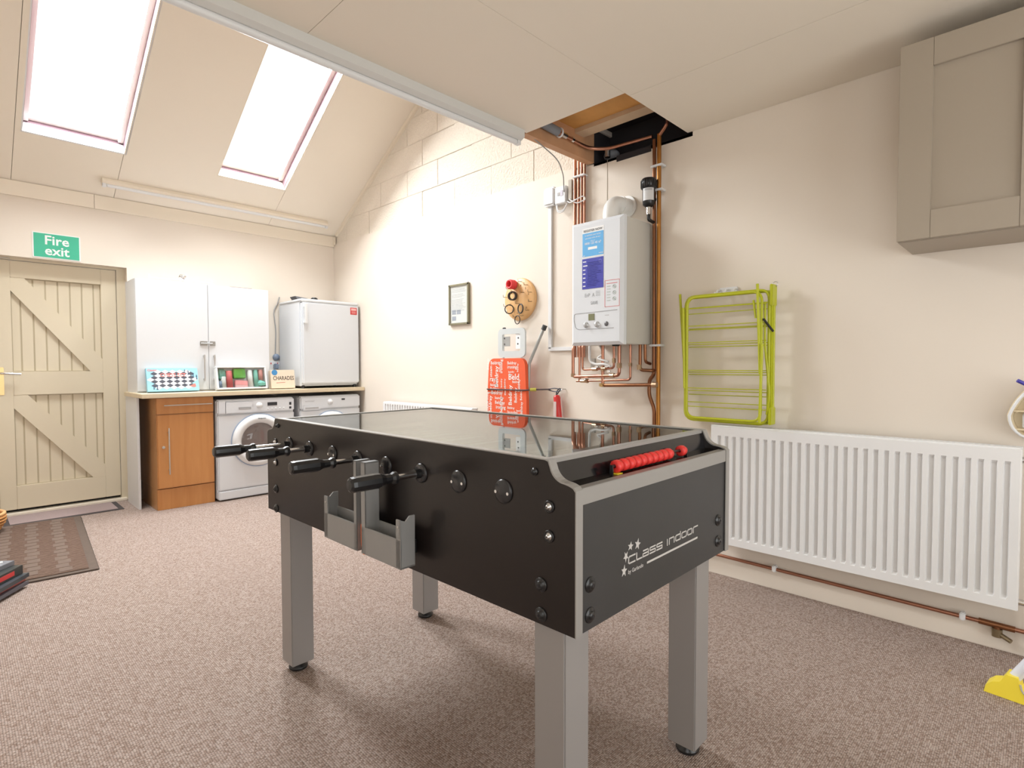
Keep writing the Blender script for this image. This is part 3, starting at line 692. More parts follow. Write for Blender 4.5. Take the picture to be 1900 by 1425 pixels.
radiator('long white ribbed panel radiator low on the right wall under the lime airer', -4.285, -5.508, .200, .825, True)
radiator('white radiator far along the right wall, mostly hidden behind the table', -1.10, -2.36, .200, .808, False)

# skirting pipe and drain cock
t = thing('copper_pipe', 'thin copper pipe clipped along the wall below the long radiator', 'pipe', (-.03, -4.9, .10))
MB().cyl((-.03, -3.955, .1155), (-.03, -7.0, .094), .0085, 12).build('pipe_run', copper, t)
for yy in (-4.597, -5.339):
    MB().box((-.044, yy-.010, .098-(yy+4.6)*-.007), (-.0125, yy+.010, .130-(yy+4.6)*-.007), .004).build('pipe_clip', white_pl, t)
MB().cyl((-.03, -5.39, .106), (-.03, -5.50, .104), .012, 12).cyl((-.03, -5.447, .105), (-.03, -5.447, .06), .012, 12).build('tee_fitting', copper_o, t)
MB().cyl((-.03, -5.447, .092), (-.03, -5.447, .060), .017, 12).cyl((-.03, -5.447, .075), (-.05, -5.49, .060), .009, 10).build('drain_cock', mat('worn_brass', (.30, .24, .15), .4, .9), t)

# ------------------------------------------------------------------ framed notice
t = thing('framed_notice', 'thin grey-green framed printed notice on the right wall', 'picture', (0, -2.12, 1.48))
y0, y1, z0, z1 = -1.985, -2.232, 1.482, 1.812
b = MB(); b.box((-.022, y0, z0), (0, y0-.014, z1)).box((-.022, y1+.014, z0), (0, y1, z1)).box((-.022, y0, z0), (0, y1, z0+.014)).box((-.022, y0, z1-.014), (0, y1, z1))
b.build('frame', mat('grey_green_frame', (.24, .22, .14), .4, .3), t)
MB().box((-.012, y0-.01, z0+.01), (-.004, y1+.01, z1-.01)).build('paper', paper_m, t)
b = MB(); mu = -Y
for k in range(22):
    zz = z1-.04-.0085*k
    if k in (4, 9): continue
    ww = random.uniform(.13, .185); b.box((-.0126, y0-.03, zz), (-.0119, y0-.03-ww, zz+.0025))
b.build('printed_lines', print_g, t)
b = MB().box((-.0126, y0-.035, z0+.085), (-.0119, y0-.085, z0+.120)).box((-.0126, y0-.095, z0+.085), (-.0119, y0-.145, z0+.120)).box((-.0126, y0-.035, z0+.035), (-.0119, y0-.085, z0+.070)); b.build('printed_pictures', mat('grey_blue_print', (.38, .40, .46), .6), t)
MB().box((-.0165, y0-.012, z0+.012), (-.0150, y1+.012, z1-.012)).build('glass', pane_m, t)
MB().ball((-.01, y1+.012, z1+.004), .006).build('corner_nail', print_g, t)

# ------------------------------------------------------------------ ring-toss board
RC = Vector((0, -2.800, 1.628))
t = thing('ring_toss_board', 'round pine hook board for ring toss on the wall above the ironing board', 'wall game', (0, RC.y, RC.z-.155))
MB().lathe([(0, .024), (.146, .024), (.153, .018), (.155, .010), (.152, 0)], RC, (-1, 0, 0), 48).build('disc', round_m, t)
hooks = []
for k in range(12):
    a = 2*math.pi*k/12+.2; hooks.append((RC.y+.128*math.cos(a), RC.z+.128*math.sin(a)))
hooks += [(RC.y+.05, RC.z+.045), (RC.y-.05, RC.z+.045), (RC.y, RC.z-.03)]
hm = mat('hook_steel', (.34, .27, .18), .35, 1)
for hy, hz in hooks:
    MB().tube([(-.022, hy, hz), (-.062, hy, hz-.004), (-.064, hy, hz+.014)], .0022, 6, .006).build('hook', hm, t)
numb = MB()
for k in range(12):
    a = 2*math.pi*k/12+.2; numb.text(str(k+1), (-.0245, RC.y+.10*math.cos(a)+.008, RC.z+.10*math.sin(a)-.008), -Y, Z, .022, .01, 'LEFT')
numb.build('numbers', mat('burnt_brown', (.25, .12, .05), .6), t)
grp = 'rubber rings hung on the hook board'
for lab, y, z, R, r, ax, xx, n in [('thick double rubber ring in the middle of the hook board', -2.752, 1.655, .0285, .006, (-.9, -.4, 0), -.05, 2), ('single rubber ring lower left on the hook board', -2.722, 1.560, .032, .004, (-.8, -.6, 0), -.048, 1),
                            ('rubber ring seen nearly edge-on, lower right on the hook board', -2.836, 1.556, .032, .005, (-1, .22, 0), -.048, 1), ('rubber ring dangling below the bottom edge of the hook board', -2.802, 1.478, .030, .0035, (-1, .15, 0), -.045, 1)]:
    b = MB()
    for q in range(n): b.torus((xx+.011*q, y, z), ax, R, r, 30, 8)
    tag(b.build('rubber_ring', mat('dark_rubber', (.045, .035, .03), .5)), lab, 'ring', grp)
b = MB()
for q in range(5): b.torus((-.035-.011*q, -2.755, 1.737), (-1, 0, 0), .027, .0075, 28, 10)
tag(b.build('red_ring_stack', mat('red_rubber', (.85, .06, .07), .4)), 'stack of red rings on the top hook of the round board', 'rings')

# ------------------------------------------------------------------ ironing board, cord and extinguisher
t = thing('ironing_board', 'folded ironing board with orange word-print cover standing against the wall', 'ironing board', (-.12, -2.78, 0))
ib_tilt = .02
top, wid0 = 1.198, .185
def ibp(v, z): return (-.115, -2.768+v, z)
pts = []
for k in range(7):
    a = math.pi/2*k/6; pts.append((wid0-.055+.055*math.sin(a), top-.055+.055*math.cos(a)))
right = [( -p[0], p[1]) for p in pts]; 
outline = [(-p[0], p[1]) for p in pts][::-1]
prof = [(pts[i][0], pts[i][1]) for i in range(7)] + [(.20, .9), (.205, .5), (.19, .30)]
for k in range(1, 9):
    a = math.pi/2*k/8; prof.append((.19*math.cos(a)+.0, .30-.24*math.sin(a)))
full = [(a, z) for a, z in prof] + [(-a, z) for a, z in prof[::-1][1:]]
lower = [(a, z) for a, z in full]
MB().prism([(-.125, -2.768+a+ (z-1.2)*-.01, z) for a, z in full], (.028, 0, 0)).build('board_cover', mat('orange_cover', (.78, .11, .035), .75, bump=.1, bscale=30), t)
b = MB(); words = ['Beldray', 'ironing', 'laundry', 'Beldray', 'steam', 'Beldray']
xf = -.1256
def inside(a, z):
    return abs(a) < .185 and .45 < z < 1.185
def wtext(tx, a, z, size, vert, bold=.012):
    # a: offset along +y of word start; the viewer reads towards -y
    w_ = len(tx)*size*.55
    if vert: b.text(tx, (xf, -2.768+a, z), Z, Y, size, bold)
    else: b.text(tx, (xf, -2.768+a, z), -Y, Z, size, bold)
cfg = [('Beldray', .165, 1.155, .034, 0), ('Beldray', -.01, 1.155, .030, 0), ('ironing', -.01, 1.125, .034, 0), ('laundry', -.02, 1.095, .020, 0), ('Beld', -.02, 1.045, .062, 0), ('Beldray', -.06, 1.022, .024, 0),
       ('Beldray', .085, .985, .052, 1), ('steam', .150, 1.06, .036, 1), ('ray', .175, 1.03, .050, 0), ('Beldray', .17, .995, .026, 0), ('Beldray', .17, .965, .030, 0), ('Beldray', .16, .935, .040, 0),
       ('ironing', .04, 1.09, .036, 1), ('laundry', .045, .985, .022, 1), ('Beldray', .01, .99, .020, 1), ('Beldray', -.055, .86, .048, 1), ('Beldray', -.105, .88, .036, 1), ('Beldray', -.155, .90, .026, 1),
       ('laundry', .12, .90, .030, 0), ('Beldray', .155, .79, .044, 1), ('Beldray', .12, .865, .034, 0), ('ironing', .11, .83, .036, 0), ('Beldray', .04, .79, .044, 1), ('Beldray', -.01, .835, .024, 0), ('laundry', -.01, .80, .034, 0), ('Beldray', -.01, .77, .030, 0), ('Beldray', .07, .77, .026, 0)]
for c in cfg: wtext(*c)
for c in [('Beldray', .185, 1.115, .028, 1), ('steam', .09, 1.165, .018, 0), ('Beldray', .06, 1.10, .020, 1), ('ironing', .19, .87, .028, 1), ('laundry', .10, 1.00, .022, 1), ('Beldray', -.135, .96, .030, 1),
          ('steam', -.02, 1.075, .018, 0), ('Beldray', -.12, 1.10, .020, 1), ('ironing', .195, .94, .020, 0), ('Beldray', .09, .96, .018, 0), ('steam', .005, .93, .030, 1), ('Beldray', -.085, .79, .026, 0), ('laundry', -.10, .82, .020, 0), ('Beldray', -.16, .80, .030, 1), ('steam', .19, .80, .034, 1)]: wtext(*c)
b2cfg = [('Beldray', .16, .72-.07*k, .045, 0) for k in range(4)] + [('ironing', -.03, .70-.07*k, .035, 0) for k in range(4)]
for c in b2cfg: wtext(*c)
b.build('cover_lettering', mat('cover_print_white', (.88, .84, .80), .75), t)
# iron rest
rr = []
for cy, cz, a0 in [(.095, 1.375, 0), (-.095, 1.375, 90), (-.105, 1.235, 180), (.105, 1.235, 270)]:
    pass
def rrect(y0, y1, z0, z1, r, n=6):
    P = []
    for cy, cz, s in [(y1-r, z1-r, 0), (y0+r, z1-r, 90), (y0+r, z0+r, 180), (y1-r, z0+r, 270)]:
        for k in range(n+1):
            a = math.radians(s+90*k/n); P.append((cy+r*math.cos(a), cz+r*math.sin(a)))
    return P
yo0, yo1 = -2.945, -2.675
outer = rrect(yo0, yo1, 1.205, 1.412, .035); inner = rrect(yo0+.045, yo1-.045, 1.250, 1.372, .012)
V = [(-.118, a, z) for a, z in outer] + [(-.118, a, z) for a, z in inner] + [(-.104, a, z) for a, z in outer] + [(-.104, a, z) for a, z in inner]
n = len(outer); F = []
for i in range(n):
    j = (i+1) % n
    F += [[i, j, n+j, n+i], [2*n+i, 3*n+i, 3*n+j, 2*n+j], [i, 2*n+i, 2*n+j, j], [n+i, n+j, 3*n+j, 3*n+i]]
ir = MB().faces(V, F).build('iron_rest', mat('grey_white_metal', (.66, .70, .71), .35, .2), t)
MB().box((-.112, yo1-.045, 1.285), (-.108, yo1-.115, 1.355)).build('rest_plate', mat('mid_grey_plate', (.36, .36, .35), .5), ir)
MB().box((-.112, yo0+.045, 1.265), (-.108, yo0+.095, 1.372)).build('rest_plate', print_w, ir)
for py, pz in [(yo1-.062, 1.342), (yo1-.062, 1.300), (yo0+.070, 1.342), (yo0+.074, 1.300)]: MB().cyl((-.1135, py, pz), (-.108, py, pz), .006, 10).build('silicone_stud', print_k, ir)
MB().tube([(-.108, -2.72, 1.18), (-.108, -2.72, 1.38)], .008, 8).tube([(-.108, -2.90, 1.18), (-.108, -2.90, 1.22)], .008, 8).build('rest_bar', mat('grey_white_metal', (0, 0, 0)), t)
MB().box((-.115, -2.715, 1.408), (-.095, -2.74, 1.422), .004).build('bar_cap', print_k, t)
MB().tube([(-.085, -2.955, 1.16), (-.045, -3.058, 1.405)], .011, 10).build('leg', mat('leg_grey', (.42, .43, .42), .4, .4), t)
MB().cyl((-.047, -3.053, 1.392), (-.042, -3.066, 1.424), .017, 12).build('leg_cap', mat('charcoal_rubber', (.06, .065, .07), .7), t)
MB().tube([(-.075, -2.66, .0), (-.085, -2.66, 1.1)], .011, 10).build('leg', mat('leg_grey', (0, 0, 0)), t)
MB().tube([(-.075, -2.90, .0), (-.085, -2.955, 1.16)], .011, 10).build('leg', mat('leg_grey', (0, 0, 0)), t)
t = thing('bungee_cord', 'dark bungee cord strapped round the ironing board and hooked to the wall', 'cord', (-.05, -3.0, .96))
MB().tube([(-.02, -2.50, .965), (-.10, -2.545, .970), (-.130, -2.565, .970), (-.134, -2.77, .972), (-.130, -2.965, .974), (-.10, -3.00, .978), (-.05, -3.12, .982)], .005, 8, .02).build('cord', mat('cord_dark', (.06, .045, .05), .7), t)
MB().cyl((-.108, -2.985, .978), (-.085, -3.022, .979), .012, 10).build('yellow_ferrule', mat('olive_yellow', (.50, .47, .08), .5), t)
MB().tube([(-.05, -3.10, .983), (-.04, -3.15, .99), (-.03, -3.19, .985), (-.03, -3.20, .972), (-.04, -3.15, .966), (-.05, -3.10, .978)], .0035, 6, .01).build('end_hook', mat('hook_grey', (.10, .11, .14), .4, .6), t)
MB().tube([(0, -3.215, .985), (-.03, -3.205, .985), (-.035, -3.195, .965)], .003, 6, .008).build('wall_hook', steel_m, t)
t = thing('fire_extinguisher', 'small slim red extinguisher hanging by a black loop beside the ironing board', 'fire extinguisher', (-.04, -3.2, .70))
MB().lathe([(0, 0), (.020, .004), (.0235, .015), (.0235, .225), (.018, .238), (0, .242)], (-.04, -3.195, .705), (-.0, .11, 1), 20).build('cylinder', mat('extinguisher_red', (.60, .03, .03), .3), t)
MB().box((-.0650, -3.185, .76), (-.0625, -3.160, .90), .001).build('label_strip', mat('pale_label', (.62, .50, .48), .5), t)
MB().tube([(-.04, -3.168, .945), (-.035, -3.19, .975), (-.03, -3.20, .985), (-.03, -3.185, .99), (-.035, -3.165, .97), (-.04, -3.165, .945)], .004, 6, .01).build('hanging_loop', print_k, t)

# ------------------------------------------------------------------ boiler
bx0, by0, by1, bz0, bz1 = -.312, -3.508, -3.872, 1.264, 1.985
t = thing('wall_boiler', 'white wall-hung combi boiler with blue stickers on the right wall', 'boiler', (-.15, -3.69, bz0))
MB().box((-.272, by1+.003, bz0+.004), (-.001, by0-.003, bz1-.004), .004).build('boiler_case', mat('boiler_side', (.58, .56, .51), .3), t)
pn = [(by0, bz0), (by1, bz0), (by1, bz1), (by0, bz1)]; ins = .020
P0 = [(-.274, a, z) for a, z in pn]; P1 = [(-.300, a, z) for a, z in pn]
P2 = [(-.315, by0-ins, bz0+ins*.9), (-.315, by1+ins, bz0+ins*.9), (-.315, by1+ins, bz1-ins), (-.315, by0-ins, bz1-ins)]
V = P0+P1+P2; F = [[0, 3, 2, 1], [8, 9, 10, 11]]
for i in range(4): j = (i+1) % 4; F += [[i, j, 4+j, 4+i], [4+i, 4+j, 8+j, 8+i]]
fp = MB().faces(V, F).build('front_cover', white_br, t)
xs_ = -.3152
def lab(y0, y1, z0, z1, m, nm, x=xs_, l=None): return MB().box((x-.0006, y0, z0), (x, y1, z1)).build(nm, m, fp, l)
lab(-3.594, -3.746, 1.774, 1.944, print_w, 'info_sticker'); lab(-3.596, -3.744, 1.780, 1.915, mat('sticker_cyan', (.11, .42, .78), .4), 'sticker_field', -.3160, 'light blue printed area')
lab(-3.594, -3.744, 1.592, 1.768, mat('sticker_indigo', (.045, .05, .40), .4), 'info_sticker', -.3160, 'dark blue sticker')
b = MB(); b.text('REGISTER NOW', (-.3168, -3.670, 1.922), -Y, Z, .0185, .012, 'CENTER'); b.build('sticker_lettering', print_k, fp)
b = MB()
for k, (tx, s) in enumerate([('to activate your boiler', .0125), ('guarantee within 30 days', .0105), ('call us on', .009), ('0800 123 45 67', .0185)]):
    b.text(tx, (-.3168, -3.670, 1.898-.0165*k), -Y, Z, s, .008, 'CENTER')
b.box((-.3168, -3.636, 1.818), (-.3160, -3.700, 1.833)); b.text('worcs', (-.3168, -3.712, 1.788), -Y, Z, .012, .01); b.text('gas', (-.3168, -3.602, 1.784), -Y, Z, .010, .01)
for k, w_ in enumerate([.028, .04, .022, .022, .022, .022, .022]):
    b.box((-.3168, -3.600, 1.748-.0235*k), (-.3160, -3.600-w_*.8, 1.754-.0235*k))
b.build('sticker_lettering', print_w, fp)
b = MB()
for k in range(16): b.box((-.3166, -3.632, 1.742-.0090*k), (-.3160, -3.632-random.uniform(.06, .10), 1.7440-.0090*k))
b.torus((-.3164, -3.722, 1.745), X, .009, .0008, 20, 4); b.build('sticker_fine_print', mat('lilac_print', (.33, .33, .70), .5), fp)
b = MB().box((-.3158, -3.753, 1.478), (-.315, -3.755, 1.628)).box((-.3158, -3.852, 1.478), (-.315, -3.850, 1.628)).box((-.3158, -3.753, 1.626), (-.315, -3.852, 1.628)).box((-.3158, -3.753, 1.478), (-.315, -3.852, 1.480)).box((-.3158, -3.765, 1.608), (-.315, -3.838, 1.6105)); b.build('red_notice_border', print_r, fp)
b = MB()
for k in range(3): b.torus((-.3156, -3.818, 1.59-.034*k), X, .010, .0011, 18, 4); b.tube([(-.3158, -3.812, 1.597-.034*k), (-.3158, -3.824, 1.583-.034*k)], .0016, 4)
for k in range(6): b.box((-.3158, -3.768, 1.592-.016*k), (-.315, -3.792, 1.595-.016*k))
b.build('notice_symbols', mat('sage_print', (.40, .47, .42), .6), fp)
b = MB(); b.text('SAVE', (-.3156, -3.655, 1.500), -Y, Z, .025, .02, squash=.9); b.text('ErP  A', (-.3156, -3.612, 1.545), -Y, Z, .030, .0, squash=.9)
for k in range(4): b.box((-.3158, -3.690, 1.572-.008*k), (-.315, -3.722, 1.574-.008*k))
b.build('efficiency_print', mat('mid_grey_print', (.33, .34, .36), .6), fp)
cp = MB(); P = [(-.3156, -3.530, 1.452), (-.3156, -3.838, 1.452), ]
cp.tube([(-.3152, -3.838, 1.458), (-.3152, -3.536, 1.452), (-.3152, -3.532, 1.42), (-.3152, -3.545, 1.368), (-.3152, -3.57, 1.358), (-.3152, -3.815, 1.358)], .0018, 6, .012); cp.build('control_outline', mat('outline_grey', (.35, .36, .38), .4), fp)
MB().box((-.3175, -3.640, 1.408), (-.315, -3.682, 1.446), .0005).build('display', mat('lcd_green', (.22, .23, .13), .25), fp)
for yy, zz in [(-3.622, 1.383), (-3.700, 1.383)]:
    k_ = MB().lathe([(0, .012), (.013, .012), (.017, .003), (.019, 0)], (-.3150, yy, zz), (-1, 0, 0), 24).build('control_knob', mat('knob_silver', (.55, .56, .57), .3, .3), fp)
    MB().box((-.3285, yy-.0025, zz-.011), (-.3268, yy+.002, zz+.011)).build('pointer', print_g, k_)
MB().lathe([(0, .006), (.007, .006), (.013, .003), (.014, 0)], (-.3150, -3.765, 1.383), (-1, 0, 0), 20).build('pressure_gauge', mat('gauge_dark', (.14, .14, .15), .3), fp)
MB().box((-.3158, -3.755, 1.430), (-.315, -3.782, 1.4335)).build('maker_mark', print_g, fp)
MB().lathe([(0, -.008), (.02, -.008), (.024, 0)], (-.27, -3.80, bz0), Z, 16).build('drain_cap', black_mt, t)
# flue elbow
fl = MB(); pth = [(-.14, -3.675, 1.98), (-.14, -3.675, 2.115), (-.005, -3.700, 2.115)]
fl.tube(pth, .050, 24, .075, fs=8); fl.build('flue_elbow', mat('flue_white', (.84, .83, .80), .35), t)
MB().tube([(-.07, -3.688, 2.115), (-.056, -3.690, 2.115)], .054, 24).tube([(-.012, -3.699, 2.115), (-.001, -3.70, 2.115)], .066, 24).build('flue_collar', mat('flue_white', (0, 0, 0)), t)
MB().box((-.19, -3.60, 1.983), (-.11, -3.635, 2.005), .003).build('flue_bracket', mat('bracket_grey', (.5, .49, .47), .5), t)

# pipework around the boiler
t = thing('boiler_pipework', 'copper pipes, valves and filling loop below and above the white boiler', 'pipework', (-.08, -3.65, 1.03))
def pipe(nm, pts, r=.0078, m=copper, fil=.018, lab=None): return MB().tube(pts, r, 12, fil).build(nm, m, t, lab)
pipe('riser_pipe', [(-.025, -3.312, 2.50), (-.025, -3.312, 1.20)], .011); pipe('riser_pipe', [(-.025, -3.341, 2.50), (-.025, -3.341, 1.20)])
pipe('riser_pipe', [(-.025, -3.366, 2.50), (-.025, -3.366, 1.20)]); pipe('riser_pipe', [(-.025, -3.390, 2.50), (-.025, -3.390, 1.20)])
zb = bz0+.004
def drop(y, z, nm='drop_pipe', r=.0078, x=-.10, m=copper): return pipe(nm, [(x, y, zb), (x, y, z)], r, m)
pipe('looped_pipe', [(-.06, -3.357, 1.30), (-.10, -3.357, 1.26), (-.10, -3.357, 1.072), (-.10, -3.710, 1.085), (-.10, -3.710, zb)], .0105, copper, .025)
pipe('looped_pipe', [(-.06, -3.410, 1.30), (-.10, -3.410, 1.27), (-.10, -3.410, 1.046)], .0078)
pipe('low_pipe', [(-.10, -3.385, 1.045), (-.10, -3.788, 1.060), (-.10, -3.788, zb)], .0072, copper, .02)
pipe('looped_pipe', [(-.06, -3.434, 1.30), (-.10, -3.434, 1.27), (-.10, -3.434, 1.118), (-.10, -3.672, 1.130), (-.10, -3.672, zb)], .0075, copper, .02)
pipe('drop_pipe', [(-.10, -3.590, zb), (-.10, -3.590, 1.035)], .0100)
pipe('gas_pipe', [(-.10, -3.585, 1.022), (-.10, -3.955, 1.034)], .0110, copper_o)
pipe('flow_pipe', [(-.09, -3.848, zb), (-.09, -3.848, 1.118), (-.06, -3.905, 1.115), (-.03, -3.910, 1.115)], .0100, copper_o, .02)
pipe('flow_pipe', [(-.09, -3.880, zb), (-.085, -3.880, 1.165), (-.03, -3.880, 1.155)], .0090, copper_o, .02)
pipe('main_riser', [(-.03, -3.898, 2.46), (-.03, -3.905, 1.09), (-.03, -3.875, 1.060), (-.03, -3.873, .97), (-.03, -3.908, .89), (-.03, -3.912, .0)], .0110, copper_o, .03, 'dark copper pipe')
pipe('main_riser', [(-.035, -3.932, 2.48), (-.035, -3.940, .0)], .0125, mat('amber_copper', (.42, .19, .045), .38, .8, noise=.2, nscale=9), .02, 'orange copper pipe')
hose = mat('white_hose', (.72, .71, .69), .45)
pipe('filling_loop', [(-.12, -3.505, zb), (-.12, -3.505, 1.17), (-.12, -3.55, 1.15), (-.12, -3.62, 1.155), (-.12, -3.66, 1.14)], .0085, hose, .03, 'braided silver-white hose')
pipe('condensate_hose', [(-.09, -3.56, zb), (-.10, -3.60, 1.215), (-.11, -3.545, 1.19), (-.11, -3.64, 1.168)], .0065, hose, .03)
for y, z in [(-3.357, 1.250), (-3.36, 1.073), (-3.41, 1.05), (-3.434, 1.12), (-3.50, 1.121), (-3.59, 1.18), (-3.672, 1.20), (-3.71, 1.14), (-3.70, 1.086), (-3.788, 1.15), (-3.66, 1.129)]:
    pass
dbm = mat('dull_brass', (.48, .34, .22), .35, 1.0, noise=.3, nscale=20)
for y, z, r, h in [(-3.710, 1.145, .016, .03), (-3.672, 1.175, .012, .028), (-3.788, 1.150, .011, .02), (-3.590, 1.125, .013, .03), (-3.848, 1.135, .014, .03), (-3.357, 1.082, .014, .022)]:
    MB().cyl((-.10, y, z-h/2), (-.10, y, z+h/2), r, 8, smooth=False).build('compression_fitting', dbm, t)
for y, z, r, h in [(-3.66, 1.084, .015, .03), (-3.53, 1.123, .013, .035), (-3.44, 1.047, .012, .04), (-3.47, 1.048, .015, .015), (-3.60, 1.128, .014, .03), (-3.95, 1.034, .016, .03)]:
    MB().cyl((-.10, y-h/2, z), (-.10, y+h/2, z), r, 8, smooth=False).build('compression_fitting', dbm, t)
MB().cyl((-.10, -3.585, 1.015), (-.10, -3.585, 1.035), .019, 8, smooth=False).cyl((-.11, -3.60, 1.022), (-.145, -3.61, 1.022), .008, 10).build('gas_valve', brass, t)
for y, z in [(-3.46, 1.048), (-3.63, 1.129), (-3.555, 1.127), (-3.645, 1.10)]:
    MB().box((-.125, y-.012, z+.004), (-.108, y+.012, z+.016), .003).build('valve_lever', chrome, t)
MB().box((-.045, -3.455, 1.19), (-.03, -3.49, 1.13), .002).build('metal_tag', mat('tag_grey', (.55, .54, .50), .5), t)
for z in (2.16, 1.262, 2.30): MB().box((-.055, -3.885, z-.006), (-.001, -3.96, z+.006), .003).build('pipe_clip', white_pl, t)
for z in (2.38,): MB().box((-.045, -3.302, z-.006), (-.001, -3.400, z+.006), .003).build('pipe_clip', white_pl, t)
# pipes inside the hatch
pipe('ceiling_pipe', [(-.66, -3.475, 2.535), (-.40, -3.475, 2.52)], .026, grey_ins, .02, 'grey lagged pipe')
pipe('ceiling_pipe', [(-.42, -3.475, 2.52), (-.10, -3.475, 2.505), (-.02, -3.56, 2.50), (.01, -3.86, 2.50)], .011, copper, .06)
pipe('ceiling_pipe', [(-.55, -4.05, 2.53), (-.12, -4.03, 2.52), (-.05, -3.995, 2.52), (-.035, -3.932, 2.47)], .011, copper, .03)
pipe('ceiling_pipe', [(-.60, -4.075, 2.56), (-.03, -4.06, 2.56)], .012, copper, .03)
MB().cyl((-.36, -3.475, 2.519), (-.32, -3.475, 2.517), .017, 8, smooth=False).build('compression_fitting', chrome, t)
MB().cyl((-.27, -3.475, 2.515), (-.25, -3.475, 2.514), .015, 8, smooth=False).build('compression_fitting', chrome, t)
MB().cyl((.03, -3.53, 2.47), (.03, -3.53, 2.51), .018, 12).build('stop_valve', steel_m, t)
MB().torus((-.38, -3.475, 2.519), X, .024, .006, 20, 6).build('pipe_bracket', white_pl, t)

# magnetic filter
t = thing('magnetic_filter', 'black cylindrical pipe filter with a white label beside the flue', 'filter', (-.12, -3.912, 2.05))
fx = (-.075, -3.890, 0)
MB().lathe([(0, 2.060), (.018, 2.062), (.034, 2.075), (.036, 2.10), (.036, 2.165), (.044, 2.168), (.044, 2.215), (.038, 2.224), (0, 2.224)], fx, Z, 28).build('filter_body', black_pl, t)
b = MB()
for k in range(20):
    a = 2*math.pi*k/20; b.box((fx[0]+.044*math.cos(a)-.002, fx[1]+.044*math.sin(a)-.002, 2.172), (fx[0]+.044*math.cos(a)+.002, fx[1]+.044*math.sin(a)+.002, 2.212))
b.build('cap_ridges', black_pl, t)
V = []; F = []
for k in range(13):
    a = math.radians(150+110*k/12); V += [(fx[0]+.0366*math.cos(a), fx[1]+.0366*math.sin(a), 2.095), (fx[0]+.0366*math.cos(a), fx[1]+.0366*math.sin(a), 2.165)]
for k in range(12): F.append([2*k, 2*k+2, 2*k+3, 2*k+1])
MB().faces(V, F).build('label', mat('filter_label', (.66, .66, .66), .5), t)
V = [(fx[0]+(v[0]-fx[0])*1.01, fx[1]+(v[1]-fx[1])*1.01, 2.150 if abs(v[2]-2.095) < .01 else 2.161) for v in V[4:22]]
MB().faces(V, [[2*k, 2*k+2, 2*k+3, 2*k+1] for k in range(8)]).build('label_text', print_g, t)
MB().cyl((fx[0], fx[1], 2.02), (fx[0], fx[1], 2.062), .014, 12).build('valve_neck', chrome, t)
MB().tube([(fx[0], fx[1], 2.03), (fx[0], fx[1], 1.99), (-.035, -3.90, 1.98)], .010, 10, .01).build('pipe_connector', black_pl, t)
MB().cyl((fx[0]+.03, fx[1]-.01, 2.11), (-.03, -3.91, 2.11), .010, 10).build('pipe_connector', black_pl, t)

# fused spur, trunking and cables
t = thing('fused_spur', 'white fused spur box on the wall left of the copper risers', 'switch box', (0, -3.15, 2.24))
MB().box((-.050, -3.050, 2.236), (0, -3.150, 2.360), .012).build('back_box', white_pl, t)
MB().box((-.045, -3.155, 2.232), (0, -3.245, 2.345), .004).build('switch_plate', white_pl, t)
MB().box((-.048, -3.180, 2.285), (-.044, -3.196, 2.305)).build('neon_indicator', print_g, t)
MB().box((-.048, -3.205, 2.280), (-.044, -3.225, 2.315)).build('rocker_switch', mat('pale_lilac', (.60, .58, .68), .5), t)
tag(MB().box((-.035, -3.262, 2.245), (0, -3.290, 2.375), .002).build('grey_bracket_plate', mat('taupe_plate', (.52, .47, .40), .6)), 'small taupe plate on the wall between the spur box and risers', 'plate')
t = thing('cable_trunking', 'white cable trunking dropping from the spur box and turning to the boiler', 'trunking', (0, -3.09, 1.26))
MB().box((-.016, -3.070, 1.262), (0, -3.100, 2.236), .002).build('upright_length', white_pl, t)
MB().box((-.016, -3.072, 1.246), (0, -3.286, 1.272), .002).build('horizontal_length', white_pl, t)
tag(MB().tube([(-.55, -3.425, 2.45), (-.30, -3.40, 2.40), (-.13, -3.30, 2.37), (-.06, -3.245, 2.335), (-.045, -3.235, 2.30)], .0035, 8, .08).build('grey_cable', mat('grey_cable2', (.30, .30, .29), .5)), 'grey cable hanging from the ceiling hatch to the spur box', 'cable')
b = MB()
for k in range(2):
    b.tube([(-.03, -3.165+.01*k, 2.235), (-.04, -3.175, 2.185-.01*k), (-.04, -3.225, 2.180-.01*k), (-.03, -3.250, 2.225)], .004, 8, .035)
b.tube([(-.03, -3.25, 2.24), (-.05, -3.29, 2.215), (-.06, -3.35, 2.225), (-.05, -3.40, 2.24), (-.045, -3.415, 2.215), (-.05, -3.35, 2.200), (-.05, -3.29, 2.235), (-.03, -3.27, 2.25)], .004, 8, .02)
tag(b.build('white_flex', white_pl), 'loops of white flex below the spur box tied round the risers', 'cable')

# ------------------------------------------------------------------ lime clothes airer on the wall
t = thing('clothes_airer', 'folded lime green wire clothes airer hung on the right wall above the radiator', 'clothes airer', (-.07, -4.35, .84))
def fr(x, ya, yb, z0, z1, r, f): return MB().tube([(x, ya, z0), (x, yb, z0), (x, yb, z1), (x, ya, z1)], r, 10, f, closed=True)
for nm, x, ya, yb, z0, z1, f in [('outer_frame', -.085, -4.135, -4.575, .852, 1.520, .05), ('inner_frame', -.105, -4.150, -4.545, .862, 1.512, .05), ('rear_frame', -.060, -4.118, -4.588, .850, 1.515, .045), ('middle_frame', -.072, -4.128, -4.568, .846, 1.522, .048)]:
    fr(x, ya, yb, z0, z1, .0068, f).build(nm, lime_m, t)
for x, ya, yb, za, zb_ in [(-.125, -4.530, -4.548, 1.548, 1.10), (-.135, -4.552, -4.560, .860, 1.25), (-.045, -4.075, -4.125, 1.545, .855), (-.11, -4.128, -4.140, 1.46, 1.02)]:
    MB().tube([(x, ya, za), (x, yb, zb_)], .0068, 10).build('leg', lime_m, t)
